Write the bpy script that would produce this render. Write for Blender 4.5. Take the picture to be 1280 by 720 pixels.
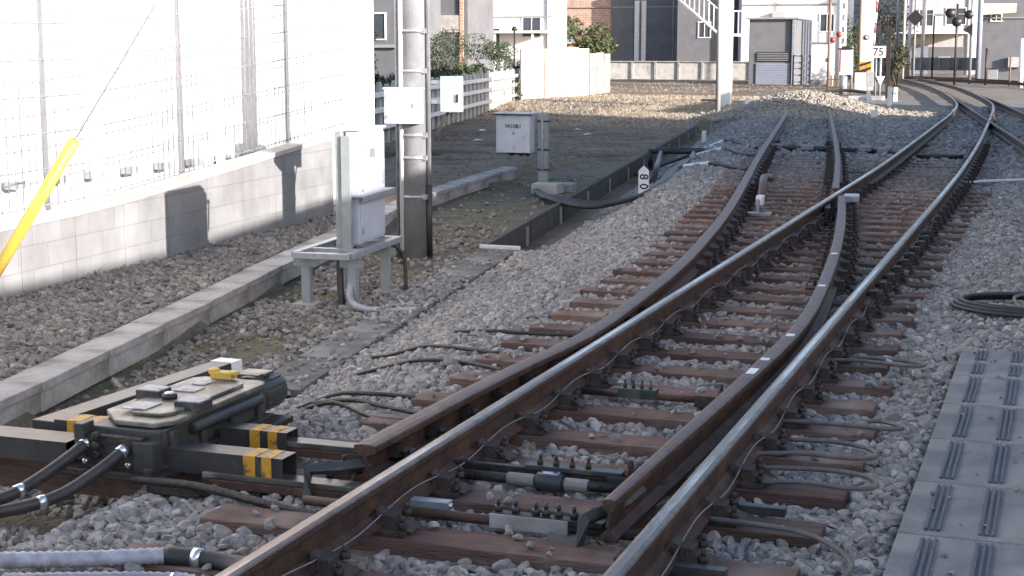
import bpy, bmesh, math, random
import numpy as np
from mathutils import Vector, Matrix, Euler
random.seed(7); rng = np.random.default_rng(11)
R = math.radians
scene = bpy.context.scene
for o in list(bpy.data.objects): bpy.data.objects.remove(o)
C = scene.collection

# ------------------------------------------------------------------ camera
F_PX, YAW, PITCH, CX, CZ = 1929.1, -0.342158, 0.153944, 1.81542, 1.78776
cam = bpy.data.cameras.new('camera'); co = bpy.data.objects.new('camera', cam); C.objects.link(co)
cam.sensor_width = 36; cam.lens = F_PX/1280*36; cam.clip_end = 2000; cam.clip_start = .05
co.location = (CX, 0, CZ); co.rotation_euler = (math.pi/2-PITCH, 0, -YAW)
scene.camera = co
# ------------------------------------------------------------------ light
SUN_EL, SUN_AZ = 15.0, 23.7            # light travels to -x (+y by SUN_AZ)
w = bpy.data.worlds.new('World'); scene.world = w; w.use_nodes = True
nt = w.node_tree; bg = nt.nodes['Background']
sky = nt.nodes.new('ShaderNodeTexSky'); sky.sky_type = 'NISHITA'; sky.sun_disc = False
sky.sun_elevation = R(SUN_EL); sky.sun_rotation = R(90+SUN_AZ)
sky.air_density = 1.0; sky.dust_density = 1.6; sky.ozone_density = 1.0
nt.links.new(sky.outputs[0], bg.inputs[0]); bg.inputs[1].default_value = 0.15
sl = bpy.data.lights.new('sun', 'SUN'); so = bpy.data.objects.new('sun', sl); C.objects.link(so)
sl.energy = 5.0; sl.angle = R(.5); sl.color = (1, .93, .82)
a = R(SUN_AZ); e = R(SUN_EL)
dvec = Vector((-math.cos(a)*math.cos(e), math.sin(a)*math.cos(e), -math.sin(e)))
so.rotation_euler = dvec.to_track_quat('-Z', 'Y').to_euler(); so.location = (20, -10, 20)
vs = scene.view_settings; vs.view_transform = 'Standard'; vs.look = 'None'; vs.gamma = 1; vs.use_curve_mapping = False
vs.exposure = 1.2
vs.use_white_balance = True; vs.white_balance_temperature = 6350; vs.white_balance_tint = 15
# ------------------------------------------------------------------ pixel -> place helpers (photo pixels, 1280 wide)
cy_, sy_, cp_, sp_ = math.cos(YAW), math.sin(YAW), math.cos(PITCH), math.sin(PITCH)
FV = Vector((sy_*cp_, cy_*cp_, -sp_)); RV = Vector((cy_, -sy_, 0)); UV = RV.cross(FV); CAM = Vector((CX, 0, CZ))
def ray(px, py): return FV*F_PX + RV*(px-640) + UV*(360-py)
def G(px, py, z=0.0):
    d = ray(px, py); return CAM + d*((z-CZ)/d.z)
def W(px, py, Y):
    d = ray(px, py); return CAM + d*(Y/d.y)

# ------------------------------------------------------------------ materials
MATS = {}
def mat(name, c1, c2=None, rough=.8, scale=8., metal=0., bump=0., bscale=None, detail=6., stretch=None, rnd=0., spots=None, ramp=(.35, .65), coat=0.):
    m = bpy.data.materials.new(name); m.use_nodes = True; n = m.node_tree.nodes; l = m.node_tree.links
    p = n['Principled BSDF']; p.inputs['Roughness'].default_value = rough; p.inputs['Metallic'].default_value = metal
    if coat: p.inputs['Coat Weight'].default_value = coat; p.inputs['Coat Roughness'].default_value = .25
    tc = n.new('ShaderNodeTexCoord'); src = tc.outputs['Object']
    if stretch:
        mp = n.new('ShaderNodeMapping'); mp.inputs['Scale'].default_value = stretch; l.new(src, mp.inputs[0]); src = mp.outputs[0]
    c2 = c2 or tuple(x*.8 for x in c1)
    tx = n.new('ShaderNodeTexNoise'); tx.inputs['Scale'].default_value = scale; tx.inputs['Detail'].default_value = detail
    tx.inputs['Roughness'].default_value = .65; l.new(src, tx.inputs['Vector'])
    rp = n.new('ShaderNodeValToRGB'); rp.color_ramp.elements[0].position = ramp[0]; rp.color_ramp.elements[1].position = ramp[1]
    rp.color_ramp.elements[0].color = (*c1, 1); rp.color_ramp.elements[1].color = (*c2, 1)
    l.new(tx.outputs['Fac'], rp.inputs[0]); col = rp.outputs[0]
    if spots:                                  # (colour, scale, low, high)
        sc, ss, lo, hi = spots
        t2 = n.new('ShaderNodeTexNoise'); t2.inputs['Scale'].default_value = ss; t2.inputs['Detail'].default_value = 5; l.new(tc.outputs['Object'], t2.inputs['Vector'])
        mr = n.new('ShaderNodeMapRange'); mr.inputs[1].default_value = lo; mr.inputs[2].default_value = hi; l.new(t2.outputs['Fac'], mr.inputs[0])
        mx = n.new('ShaderNodeMix'); mx.data_type = 'RGBA'; l.new(mr.outputs[0], mx.inputs[0]); l.new(col, mx.inputs[6]); mx.inputs[7].default_value = (*sc, 1); col = mx.outputs[2]
    if rnd:
        oi = n.new('ShaderNodeObjectInfo'); mr = n.new('ShaderNodeMapRange'); mr.inputs[3].default_value = 1-rnd; mr.inputs[4].default_value = 1+rnd
        l.new(oi.outputs['Random'], mr.inputs[0]); hs = n.new('ShaderNodeHueSaturation'); l.new(mr.outputs[0], hs.inputs['Value']); l.new(col, hs.inputs['Color']); col = hs.outputs[0]
    l.new(col, p.inputs['Base Color'])
    if bump:
        tb = n.new('ShaderNodeTexNoise'); tb.inputs['Scale'].default_value = bscale or scale*3; tb.inputs['Detail'].default_value = 8; l.new(src, tb.inputs['Vector'])
        b = n.new('ShaderNodeBump'); b.inputs['Strength'].default_value = bump; b.inputs['Distance'].default_value = .02
        l.new(tb.outputs['Fac'], b.inputs['Height']); l.new(b.outputs[0], p.inputs['Normal'])
    MATS[name] = m; return m
M_rust = mat('rusty steel', (.115, .062, .045), (.05, .032, .028), .62, 9, .25, .35, 60, spots=((.17, .1, .05), 3.5, .55, .75))
M_rusttop = mat('rusty rail head', (.15, .095, .075), (.085, .055, .048), .5, 12, .4, .25, 50)
M_polish = mat('polished rail head', (.55, .52, .52), (.15, .105, .09), .32, 3.2, .8, .1, 120, stretch=(2.5, .2, 1), ramp=(.42, .56))
M_shine = mat('worn rail head edge', (.2, .165, .155), (.11, .08, .07), .42, 9, .55, .15, 80)
M_black = mat('oily black steel', (.02, .02, .024), (.042, .038, .038), .42, 8, .3, .25, 50, spots=((.09, .07, .05), 7, .6, .8))
M_dark = mat('dark greasy steel', (.03, .028, .03), (.06, .048, .042), .5, 18, .4, .4, 60)
M_motor = mat('grey painted machine', (.04, .047, .053), (.07, .07, .066), .45, 6, .2, .15, 40, spots=((.17, .15, .12), 9, .58, .78))
M_cover = mat('worn machine lid', (.15, .135, .115), (.085, .08, .075), .38, 7, .35, .12, 40, spots=((.36, .34, .3), 5, .5, .68))
M_blk_tube = mat('black cover sheet', (.035, .035, .038), (.06, .058, .056), .38, 5, .1, .1, 30, spots=((.14, .12, .1), 12, .6, .8))
M_yellow = mat('yellow paint', (.62, .33, .03), (.5, .25, .03), .55, 10, 0, .15, 30, spots=((.12, .075, .04), 22, .54, .66))
M_yellow2 = mat('yellow plastic', (.66, .45, .07), (.55, .36, .06), .5, 4, 0, .1, 30, spots=((.38, .28, .12), 7, .58, .75))
M_white = mat('white paint', (.8, .8, .8), (.68, .68, .69), .5, 5)
M_whitebox = mat('white painted cabinet', (.66, .67, .71), (.57, .58, .62), .42, 2.5, spots=((.4, .35, .3), 7, .58, .78))
M_cab_shade = mat('shade-blue white cabinet', (.5, .54, .62), (.43, .47, .55), .4, 2.5, spots=((.36, .34, .32), 5, .6, .78))  # white cabinet paint with the bluish shade put into its colour
M_greypaint = mat('grey paint', (.3, .33, .34), (.24, .26, .27), .5, 6, .1, .1, 30, spots=((.4, .38, .34), 10, .6, .75))
M_galv = mat('galvanised steel', (.42, .44, .47), (.3, .32, .35), .42, 14, .5)
M_silver = mat('silver clamp', (.75, .75, .78), None, .25, 10, .9)
M_conc = mat('weathered concrete', (.33, .32, .31), (.22, .215, .21), .88, 3, 0, .35, 50, spots=((.12, .115, .1), 2.2, .55, .8))
M_conc2 = mat('pale concrete', (.46, .45, .43), (.34, .33, .32), .85, 3, 0, .3, 60, spots=((.2, .19, .17), 1.6, .56, .8))
M_polec = mat('aged pole concrete', (.27, .28, .3), (.19, .195, .21), .8, 2.5, 0, .25, 50, spots=((.36, .35, .34), 3, .52, .75))
M_kerb = mat('old kerb concrete', (.4, .385, .37), (.24, .228, .215), .9, 4, 0, .5, 45, spots=((.09, .085, .075), 3, .5, .78), rnd=.12)
M_cov = mat('soiled concrete cover', (.17, .16, .15), (.1, .092, .085), .95, 4, 0, .4, 40, spots=((.25, .24, .23), 1.5, .52, .7))
M_slab = mat('walkway concrete', (.235, .23, .23), (.155, .153, .158), .92, 7, 0, .6, 90, spots=((.31, .295, .275), 3.6, .5, .7), rnd=.12)
M_rib = mat('walkway rib', (.1, .105, .12), (.06, .065, .08), .6, 18, 0, .2, 90)
M_block = mat('concrete block', (.5, .48, .46), (.4, .38, .36), .9, 4, 0, .3, 40, spots=((.28, .26, .24), 1.7, .55, .8))
M_slp = mat('rust-brown timber', (.205, .118, .09), (.105, .062, .05), .85, 7, 0, .8, 34, stretch=(.5, 6, 6), rnd=.33, spots=((.27, .2, .165), 3.2, .5, .72))
M_slpg = mat('grey timber', (.17, .14, .125), (.1, .085, .08), .88, 7, 0, .5, 40, stretch=(.5, 5, 5), rnd=.15)
M_rubber = mat('black cable', (.025, .025, .028), (.045, .043, .042), .5, 20)
M_greycab = mat('dusty grey cable', (.17, .16, .155), (.11, .1, .095), .7, 20)
M_greycab2 = mat('pale wire', (.3, .28, .27), (.2, .18, .17), .6, 20)
M_flex = mat('grey flexible conduit', (.34, .34, .38), (.26, .26, .3), .45, 15)
M_silverflex = mat('silver conduit wrap', (.5, .5, .56), (.3, .3, .34), .45, 20, .1)
M_orange = mat('rusty brown paint', (.17, .11, .08), None, .7, 6)
M_red = mat('red paint', (.33, .07, .06), None, .5, 6)
M_wallwhite = mat('white wall', (.82, .82, .82), (.76, .76, .77), .8, 1.5)
M_wallpale = mat('pale wall', (.45, .45, .47), (.38, .38, .4), .8, 1.5)
M_wallgrey = mat('grey wall', (.15, .155, .175), (.12, .125, .14), .8, 1.2, spots=((.1, .1, .11), .8, .55, .8))  # grey walls, darkened in place of shade on the houses behind the pickets
M_bluegrey = mat('blue grey sheet', (.24, .27, .34), (.19, .22, .28), .6, 1.2)
M_glass = mat('window glass', (.04, .05, .065), (.07, .08, .1), .15, 1.5, 0)
M_timberfence = mat('pale fence boards', (.62, .56, .5), (.48, .42, .36), .85, 3, 0, .2, 30, stretch=(4, 4, .6))
M_label = mat('worn white plate', (.5, .5, .52), (.36, .36, .37), .5, 12, spots=((.14, .12, .1), 20, .55, .68))
M_letter = mat('black lettering', (.02, .02, .02), None, .7)
M_bark = mat('bark', (.1, .075, .055), (.06, .045, .035), .95, 8, 0, .5, 30)
M_leaf = mat('dark green leaves', (.045, .075, .022), (.02, .035, .012), .6, 1.6)
M_leaf2 = mat('light green leaves', (.075, .095, .035), (.04, .055, .02), .6, 1.6)
M_grass = mat('green weeds', (.09, .14, .03), (.05, .08, .025), .7, 3)
M_dry = mat('dry grass', (.17, .135, .095), (.11, .088, .06), .85, 3)

def brick_mat(name, c1, c2, mortar, scale, rowh=.25, brw=.5, ms=.02):
    m = bpy.data.materials.new(name); m.use_nodes = True; n = m.node_tree.nodes; l = m.node_tree.links; p = n['Principled BSDF']
    p.inputs['Roughness'].default_value = .85
    tc = n.new('ShaderNodeTexCoord'); sp = n.new('ShaderNodeSeparateXYZ'); l.new(tc.outputs['Object'], sp.inputs[0])
    ad = n.new('ShaderNodeMath'); l.new(sp.outputs[0], ad.inputs[0]); l.new(sp.outputs[1], ad.inputs[1])
    cb = n.new('ShaderNodeCombineXYZ'); l.new(ad.outputs[0], cb.inputs[0]); l.new(sp.outputs[2], cb.inputs[1])
    b = n.new('ShaderNodeTexBrick'); b.inputs['Color1'].default_value = (*c1, 1); b.inputs['Color2'].default_value = (*c2, 1); b.inputs['Mortar'].default_value = (*mortar, 1)
    b.inputs['Scale'].default_value = scale; b.inputs['Mortar Size'].default_value = ms; b.inputs['Row Height'].default_value = rowh; b.inputs['Brick Width'].default_value = brw
    l.new(cb.outputs[0], b.inputs['Vector'])
    tx = n.new('ShaderNodeTexNoise'); tx.inputs['Scale'].default_value = 2.3; tx.inputs['Detail'].default_value = 7; l.new(tc.outputs['Object'], tx.inputs['Vector'])
    mr = n.new('ShaderNodeMapRange'); mr.inputs[1].default_value = .3; mr.inputs[2].default_value = .7; mr.inputs[3].default_value = .75; mr.inputs[4].default_value = 1.12; l.new(tx.outputs['Fac'], mr.inputs[0])
    hs = n.new('ShaderNodeHueSaturation'); l.new(b.outputs['Color'], hs.inputs['Color']); l.new(mr.outputs[0], hs.inputs['Value'])
    l.new(hs.outputs[0], p.inputs['Base Color'])
    bp = n.new('ShaderNodeBump'); bp.inputs['Strength'].default_value = .4; bp.inputs['Distance'].default_value = .01; bp.invert = True
    l.new(b.outputs['Fac'], bp.inputs['Height']); l.new(bp.outputs[0], p.inputs['Normal'])
    return m
M_blockwall = brick_mat('concrete block wall', (.25, .255, .262), (.22, .224, .232), (.2, .2, .206), 1.0, .2, .4, .006)
M_brick = brick_mat('pale red brick', (.5, .3, .22), (.42, .24, .18), (.5, .45, .4), 1.0, .16, .44, .02)

def attr_mat(name, rough, bump=0.):
    m = bpy.data.materials.new(name); m.use_nodes = True; n = m.node_tree.nodes; l = m.node_tree.links; p = n['Principled BSDF']
    p.inputs['Roughness'].default_value = rough
    at = n.new('ShaderNodeAttribute'); at.attribute_name = 'stone'
    tc = n.new('ShaderNodeTexCoord'); tx = n.new('ShaderNodeTexNoise'); tx.inputs['Scale'].default_value = 45; tx.inputs['Detail'].default_value = 6; l.new(tc.outputs['Object'], tx.inputs['Vector'])
    mr = n.new('ShaderNodeMapRange'); mr.inputs[1].default_value = .3; mr.inputs[2].default_value = .7; mr.inputs[3].default_value = .72; mr.inputs[4].default_value = 1.25; l.new(tx.outputs['Fac'], mr.inputs[0])
    hs = n.new('ShaderNodeHueSaturation'); l.new(at.outputs['Color'], hs.inputs['Color']); l.new(mr.outputs[0], hs.inputs['Value']); l.new(hs.outputs[0], p.inputs['Base Color'])
    b = n.new('ShaderNodeBump'); b.inputs['Strength'].default_value = .5; b.inputs['Distance'].default_value = .006; l.new(tx.outputs['Fac'], b.inputs['Height']); l.new(b.outputs[0], p.inputs['Normal'])
    return m
M_stone = attr_mat('crushed stone', .9)

# ------------------------------------------------------------------ mesh helpers
class MB:
    def __init__(s): s.v = []; s.f = []; s.m = []; s.mats = []; s.sm = []
    def _mi(s, m):
        if m not in s.mats: s.mats.append(m)
        return s.mats.index(m)
    def add(s, vs, fs, m, smooth=False, M=None):
        b = len(s.v); k = s._mi(m)
        for v in vs:
            v = Vector(v); s.v.append(tuple(M @ v if M else v))
        for f in fs: s.f.append(tuple(b+i for i in f)); s.m.append(k); s.sm.append(smooth)
        return s
    def box(s, c, size, m, rz=0, M=None, taper=1.0):
        x, y, z = [q/2 for q in size]; vs = []
        for dz in (-1, 1):
            t = taper if dz > 0 else 1
            for dx, dy in ((-1, -1), (1, -1), (1, 1), (-1, 1)): vs.append((dx*x*t, dy*y*t, dz*z))
        T = Matrix.Translation(c) @ Matrix.Rotation(rz, 4, 'Z')
        if M: T = M @ T
        return s.add(vs, [(0, 3, 2, 1), (4, 5, 6, 7), (0, 1, 5, 4), (1, 2, 6, 5), (2, 3, 7, 6), (3, 0, 4, 7)], m, M=T)
    def span(s, lo, hi, m, **k):
        return s.box([(lo[i]+hi[i])/2 for i in range(3)], [abs(hi[i]-lo[i]) for i in range(3)], m, **k)
    def prism(s, pts, z0, z1, m):
        n = len(pts); vs = [(x, y, z0) for x, y in pts]+[(x, y, z1) for x, y in pts]
        fs = [tuple(range(n-1, -1, -1)), tuple(range(n, 2*n))]+[(i, (i+1) % n, n+(i+1) % n, n+i) for i in range(n)]
        return s.add(vs, fs, m)
    def tube(s, path, r, m, n=8, rib=0., closed=False, smooth=True):
        P = [Vector(p) for p in path]; N = len(P); vs = []; fs = []
        for i, p in enumerate(P):
            t = (P[min(i+1, N-1)]-P[max(i-1, 0)]).normalized()
            up = Vector((0, 0, 1)) if abs(t.z) < .9 else Vector((1, 0, 0))
            a = t.cross(up).normalized(); b = a.cross(t)
            rr = (r[i] if isinstance(r, (list, tuple)) else r)*(1+(rib if i % 2 else 0))
            for k in range(n):
                q = 2*math.pi*k/n; vs.append(p+a*math.cos(q)*rr+b*math.sin(q)*rr)
        for i in range(N-1):
            for k in range(n): fs.append((i*n+k, i*n+(k+1) % n, (i+1)*n+(k+1) % n, (i+1)*n+k))
        fs.append(tuple(range(n))[::-1]); fs.append(tuple((N-1)*n+k for k in range(n)))
        return s.add(vs, fs, m, smooth)
    def cyl(s, p0, p1, r, m, n=14, r1=None): return s.tube([p0, p1], [r, r if r1 is None else r1], m, n)
    def bolt(s, x, y, z, r, h, m):
        s.cyl((x, y, z), (x, y, z+h*.5), r, m, 6); s.cyl((x, y, z+h*.5), (x, y, z+h), r*.55, m, 8); return s
    def sweep(s, prof, path, mfun, heads=None):
        P = [Vector(p) for p in path]; N = len(P); n = len(prof); vs = []
        for i, p in enumerate(P):
            t = (P[min(i+1, N-1)]-P[max(i-1, 0)]); t.z = 0; t.normalize(); side = Vector((t.y, -t.x, 0))
            sc = heads(i, p) if heads else 1.
            for (u, z) in prof: vs.append(p+side*u*sc+Vector((0, 0, z)))
        b = len(s.v)
        for v in vs: s.v.append(tuple(v))
        for i in range(N-1):
            for k in range(n):
                s.f.append((b+i*n+k, b+i*n+(k+1) % n, b+(i+1)*n+(k+1) % n, b+(i+1)*n+k)); s.m.append(s._mi(mfun(k))); s.sm.append(False)
        s.f.append(tuple(b+k for k in range(n))); s.m.append(s._mi(mfun(-1))); s.sm.append(False)
        s.f.append(tuple(b+(N-1)*n+k for k in range(n))[::-1]); s.m.append(s._mi(mfun(-1))); s.sm.append(False)
        return s
    def build(s, name, parent=None, bevel=0., loc=None):
        me = bpy.data.meshes.new(name)
        vv = s.v
        if loc is not None: vv = [(v[0]-loc[0], v[1]-loc[1], v[2]-loc[2]) for v in s.v]
        me.from_pydata(vv, [], s.f); me.update()
        for m in s.mats: me.materials.append(m)
        me.polygons.foreach_set('material_index', s.m); me.polygons.foreach_set('use_smooth', s.sm)
        bm = bmesh.new(); bm.from_mesh(me); bmesh.ops.recalc_face_normals(bm, faces=bm.faces); bm.to_mesh(me); bm.free()
        o = bpy.data.objects.new(name, me); C.objects.link(o)
        if loc is not None: o.location = loc
        if parent: o.parent = parent
        if bevel:
            b = o.modifiers.new('bevel', 'BEVEL'); b.width = bevel; b.segments = 2; b.limit_method = 'ANGLE'; b.angle_limit = R(40)
        return o
def tag(o, label, cat, group=None, kind=None):
    if label: o['label'] = label
    if cat: o['category'] = cat
    if group: o['group'] = group
    if kind: o['kind'] = kind
    return o
def thing(name, label, cat, loc=(0, 0, 0), rz=0, group=None):
    o = bpy.data.objects.new(name, None); C.objects.link(o); o.location = loc; o.rotation_euler = (0, 0, rz)
    o.empty_display_size = .1
    return tag(o, label, cat, group)
def kids(o): return [c for c in bpy.data.objects if c.parent == o]
def copy_tree(o, parent=None):
    c = o.copy(); C.objects.link(c); c.parent = parent
    for k in kids(o): copy_tree(k, c)
    return c
def smooth_path(pts, step=.25, closed=False):
    P = [Vector(p) for p in pts]; out = []
    for i in range(len(P)-1):
        p0 = P[max(i-1, 0)]; p1 = P[i]; p2 = P[i+1]; p3 = P[min(i+2, len(P)-1)]
        n = max(2, int((p2-p1).length/step))
        for k in range(n):
            t = k/n
            out.append(.5*((2*p1)+(p2-p0)*t+(2*p0-5*p1+4*p2-p3)*t*t+(3*p1-p0-3*p2+p3)*t**3))
    out.append(P[-1]); return out
def text_mesh(txt, size, m, parent, Mx, name='lettering', depth=.001):
    cu = bpy.data.curves.new(name, 'FONT'); cu.body = txt; cu.size = size; cu.extrude = depth; cu.align_x = 'CENTER'; cu.align_y = 'CENTER'; cu.resolution_u = 3; cu.offset = size*.018
    t = bpy.data.objects.new(name+'_tmp', cu); C.objects.link(t)
    dg = bpy.context.evaluated_depsgraph_get(); me = bpy.data.meshes.new_from_object(t.evaluated_get(dg)); me.materials.clear(); me.materials.append(m)
    bpy.data.objects.remove(t); o = bpy.data.objects.new(name, me); C.objects.link(o); o.parent = parent; o.matrix_local = Mx
    return o

# ------------------------------------------------------------------ terrain
def xt(y): return -3.05-.141*(y-9)                    # left side of the cable trough
D1 = [(-.83, 5.62), (-.80, 6.6), (-.76, 7.42), (-.70, 8.3), (-.74, 9.42), (-.89, 11.56), (-1.24, 14.6), (-1.53, 16.7), (-1.92, 19.3), (-2.72, 24.67), (-5.0, 40.5)]
def interp(pts, y):
    return float(np.interp(y, [p[1] for p in pts], [p[0] for p in pts]))
KERB = [G(px, py, -.145) for px, py in ((-60, 526), (0, 499), (73, 467), (116, 447), (177, 416), (242, 386), (300, 357), (360, 327), (440, 289), (536, 243), (650, 207))]
def curb_x(y): return np.interp(y, [k_.y for k_ in KERB], [k_.x for k_ in KERB])
def sstep(t): t = np.clip(t, 0, 1); return t*t*(3-2*t)
def gz(x, y):
    x = np.asarray(x, float); y = np.asarray(y, float)
    d1x = np.interp(y, [p[1] for p in D1], [p[0] for p in D1])
    xe = np.minimum(-1.5, d1x-.85)
    u = x-xt(y)
    bed = -.05+0*x
    floor = np.where(y < 8.3, -.34, np.where(y < 42, -.56, -.2))
    t = (x-(xt(y)+.36))/np.maximum(xe-(xt(y)+.36), .3)
    sf = np.where(y < 15.2, -.35, floor); z = np.where(x > xe, bed, sf+(bed-sf)*sstep(t)**.85)
    z = np.where(u < .36, np.where(u > 0, floor, -.35), z)
    far = sstep((y-44)/14)
    left = np.where(x < curb_x(y)-.1, np.where(y < 25, -.19, -.19-.16*sstep((y-25)/5)), -.35)
    z = np.where(u <= 0, left, z)
    z = z*(1-far)+(-.12)*far
    z = z+.58*np.exp(-((x+5.4)/1.75)**2*1.-((y-45.8)/2.6)**2)*np.where(u > .0, 1, 1)
    z = z+.012*np.sin(x*2.3+y*1.1)*np.sin(y*1.7-x*.6)*(np.abs(u) > .4)
    return z
us = np.unique(np.concatenate([[-90, -60, -40, -28], np.arange(-20, -6, .5), np.arange(-6, -.3, .16), [-.24, -.1, -.012, 0, .012, .18, .348, .36, .372], np.arange(.5, 7, .15), np.arange(7, 12, .6), [15, 20, 30, 50, 90]]))
ys = np.unique(np.concatenate([[-40, -25, -14, -7, -3], np.arange(-1, 3.5, .5), np.arange(3.5, 20, .16), np.arange(20, 60, .35), np.arange(60, 100, 2), [110, 130, 170, 240, 400, 700]]))
U, Y = np.meshgrid(us, ys); X = U+np.where(Y < 60, xt(Y), xt(60.))
Zg = gz(X, Y)
# relief of gravel between the stones
nv = X.size; me = bpy.data.meshes.new('ground')
verts = np.stack([X.ravel(), Y.ravel(), Zg.ravel()], 1)
nu = len(us); idx = np.arange(nv).reshape(len(ys), nu)
faces = np.stack([idx[:-1, :-1].ravel(), idx[:-1, 1:].ravel(), idx[1:, 1:].ravel(), idx[1:, :-1].ravel()], 1)
me.from_pydata(verts.tolist(), [], faces.tolist()); me.update()
# ground type masks : gravel, grass/dirt, moss
gm = bpy.data.materials.new('ground surface'); gm.use_nodes = True; n = gm.node_tree.nodes; l = gm.node_tree.links; p = n['Principled BSDF']; p.inputs['Roughness'].default_value = .95
at = n.new('ShaderNodeAttribute'); at.attribute_name = 'zone'; sp = n.new('ShaderNodeSeparateColor'); l.new(at.outputs['Color'], sp.inputs[0])
tc = n.new('ShaderNodeTexCoord')
def noise(sc, det=8, rgh=.6):
    t = n.new('ShaderNodeTexNoise'); t.inputs['Scale'].default_value = sc; t.inputs['Detail'].default_value = det; t.inputs['Roughness'].default_value = rgh; l.new(tc.outputs['Object'], t.inputs['Vector']); return t.outputs['Fac']
def rampn(fac, stops):
    r = n.new('ShaderNodeValToRGB'); r.color_ramp.elements.remove(r.color_ramp.elements[1]); r.color_ramp.elements[0].position = stops[0][0]; r.color_ramp.elements[0].color = (*stops[0][1], 1)
    for ps, c in stops[1:]: q_ = r.color_ramp.elements.new(ps); q_.color = (*c, 1)
    l.new(fac, r.inputs[0]); return r.outputs[0]
vor = n.new('ShaderNodeTexVoronoi'); vor.inputs['Scale'].default_value = 22; l.new(tc.outputs['Object'], vor.inputs['Vector'])
grav = rampn(vor.outputs['Color'], [(.1, (.12, .113, .108)), (.5, (.19, .18, .172)), (.9, (.27, .255, .24))])
dirt = rampn(noise(.55, 12, .72), [(.34, (.06, .048, .034)), (.43, (.13, .092, .068)), (.5, (.22, .17, .125)), (.56, (.15, .125, .08)), (.62, (.24, .175, .13)), (.72, (.36, .31, .25))])
moss = rampn(noise(3.5), [(.35, (.035, .03, .022)), (.5, (.08, .075, .04)), (.62, (.09, .1, .035)), (.75, (.16, .14, .1))])
def mixc(f, a_, b_):
    m_ = n.new('ShaderNodeMix'); m_.data_type = 'RGBA'; l.new(f, m_.inputs[0]); l.new(a_, m_.inputs[6]); l.new(b_, m_.inputs[7]); return m_.outputs[2]
c_ = mixc(sp.outputs[1], mixc(sp.outputs[0], dirt, grav), moss)
l.new(c_, p.inputs['Base Color'])
mm = n.new('ShaderNodeMath'); mm.operation = 'ADD'; l.new(vor.outputs['Distance'], mm.inputs[0]); l.new(noise(30), mm.inputs[1])
b = n.new('ShaderNodeBump'); b.inputs['Strength'].default_value = .9; b.inputs['Distance'].default_value = .03; l.new(mm.outputs[0], b.inputs['Height']); l.new(b.outputs[0], p.inputs['Normal'])
def zone(x, y):
    u = x-xt(y)
    g = (u > .2)*1.*(y < 60)
    left = (x < curb_x(y)-.1)
    g = np.maximum(g, left*sstep((19-y)/4))
    between = (~left)*(u <= 0)
    g = np.maximum(g, between*.35*(y < 26))
    m = between*sstep((27-y)/4)*.75
    m = np.where((u > 0)*(u < .36), .35, m)
    g = np.maximum(g, .5*(y >= 60)*(x > -6))
    return g, m
g_, m_ = zone(X.ravel(), Y.ravel())
ca = me.color_attributes.new('zone', 'FLOAT_COLOR', 'POINT'); arr = np.zeros((nv, 4), np.float32); arr[:, 0] = g_; arr[:, 1] = m_; arr[:, 3] = 1; ca.data.foreach_set('color', arr.ravel())
me.materials.append(gm); go = bpy.data.objects.new('ground', me); C.objects.link(go); tag(go, None, None, kind='structure')

# ------------------------------------------------------------------ rails
RH = .153; ZB = .022
def rail_prof(hw=.0325, top=RH):
    right = [(.0635, 0), (.0635, .011), (.03, .022), (.009, .034), (.0075, top-.048), (hw-.003, top-.036), (hw, top-.03), (hw, top-.009), (hw-.004, top-.003), (hw*.42, top+.0006)]
    return right+[(-x, z) for x, z in reversed(right)]
PR = rail_prof(); NP = len(PR)
def sfun(k): return M_polish if k == 9 else (M_shine if k in (7, 8, 10, 11) else M_rust)
def dfun(k): return M_rusttop if k in (8, 9, 10) else M_rust
S1 = [(-.566, y) for y in (-3, 0, 3, 6, 9, 12, 15, 18)]+[(-.57, 22), (-.64, 27), (-.76, 34), (-.92, 41.4), (-1.35, 49.6), (-2.85, 63), (-4.7, 76), (-8.6, 97), (-14, 120)]
S2 = [(.566, y) for y in (-3, 0, 3, 6, 9, 12, 15, 18)]+[(.54, 22), (.44, 28), (.3, 33.5), (.13, 39.5), (-.05, 44.8), (-.42, 50.6), (-1.72, 62.4), (-3.62, 75.9), (-7.6, 97), (-12.9, 119.5)]
def rail(name, pts, label, fun, z=ZB, prof=PR, heads=None, group=None, zf=None):
    path = smooth_path([(x, y, (zf(y) if zf else z)) for x, y in pts], .6)
    mb = MB(); mb.sweep(prof, path, fun, heads)
    o = mb.build(name, None, 0, loc=(pts[0][0], pts[0][1], z)); tag(o, label, 'rail', group); return o
s1 = rail('running_rail', S1, 'left shiny-topped running rail, crossing the gap in the siding rail', sfun)
s2 = rail('running_rail', S2, 'right shiny-topped running rail, nearest to the grey ribbed walkway', sfun)
prD = rail_prof(.05)
def zD(y): return ZB+.012*float(np.interp(y, [5, 12, 17, 19], [0, 0, 1, 0]))
def taper(i, p): return float(np.interp(p.y, [5.0, 5.2, 6.5, 8.0], [.5, .55, .8, 1.]))
d1 = rail('siding_rail', D1[:-1]+[(-4.95, 40.3)], 'rust-brown siding rail left of the shiny rails, starting beside the switch machine', dfun, prof=prD, zf=zD)
D2a = [(.335, 5.2), (.36, 6.2), (.395, 7.6), (.41, 8.65), (.38, 9.6), (.28, 10.9), (.12, 12.6), (-.12, 14.7), (-.45, 17.2)]
d2 = rail('siding_rail', D2a, 'rust-brown switch blade with white paint marks, lying open between the two shiny rails', dfun, prof=rail_prof(.043), heads=taper, zf=zD)
D2b = [(-.66, 18.25), (-1.62, 25.3), (-3.87, 40.3)]
d3 = rail('siding_rail', D2b, 'right rusty rail of the dead-end siding beyond the crossing, running into the gravel mound', dfun, prof=rail_prof(.04))
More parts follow.
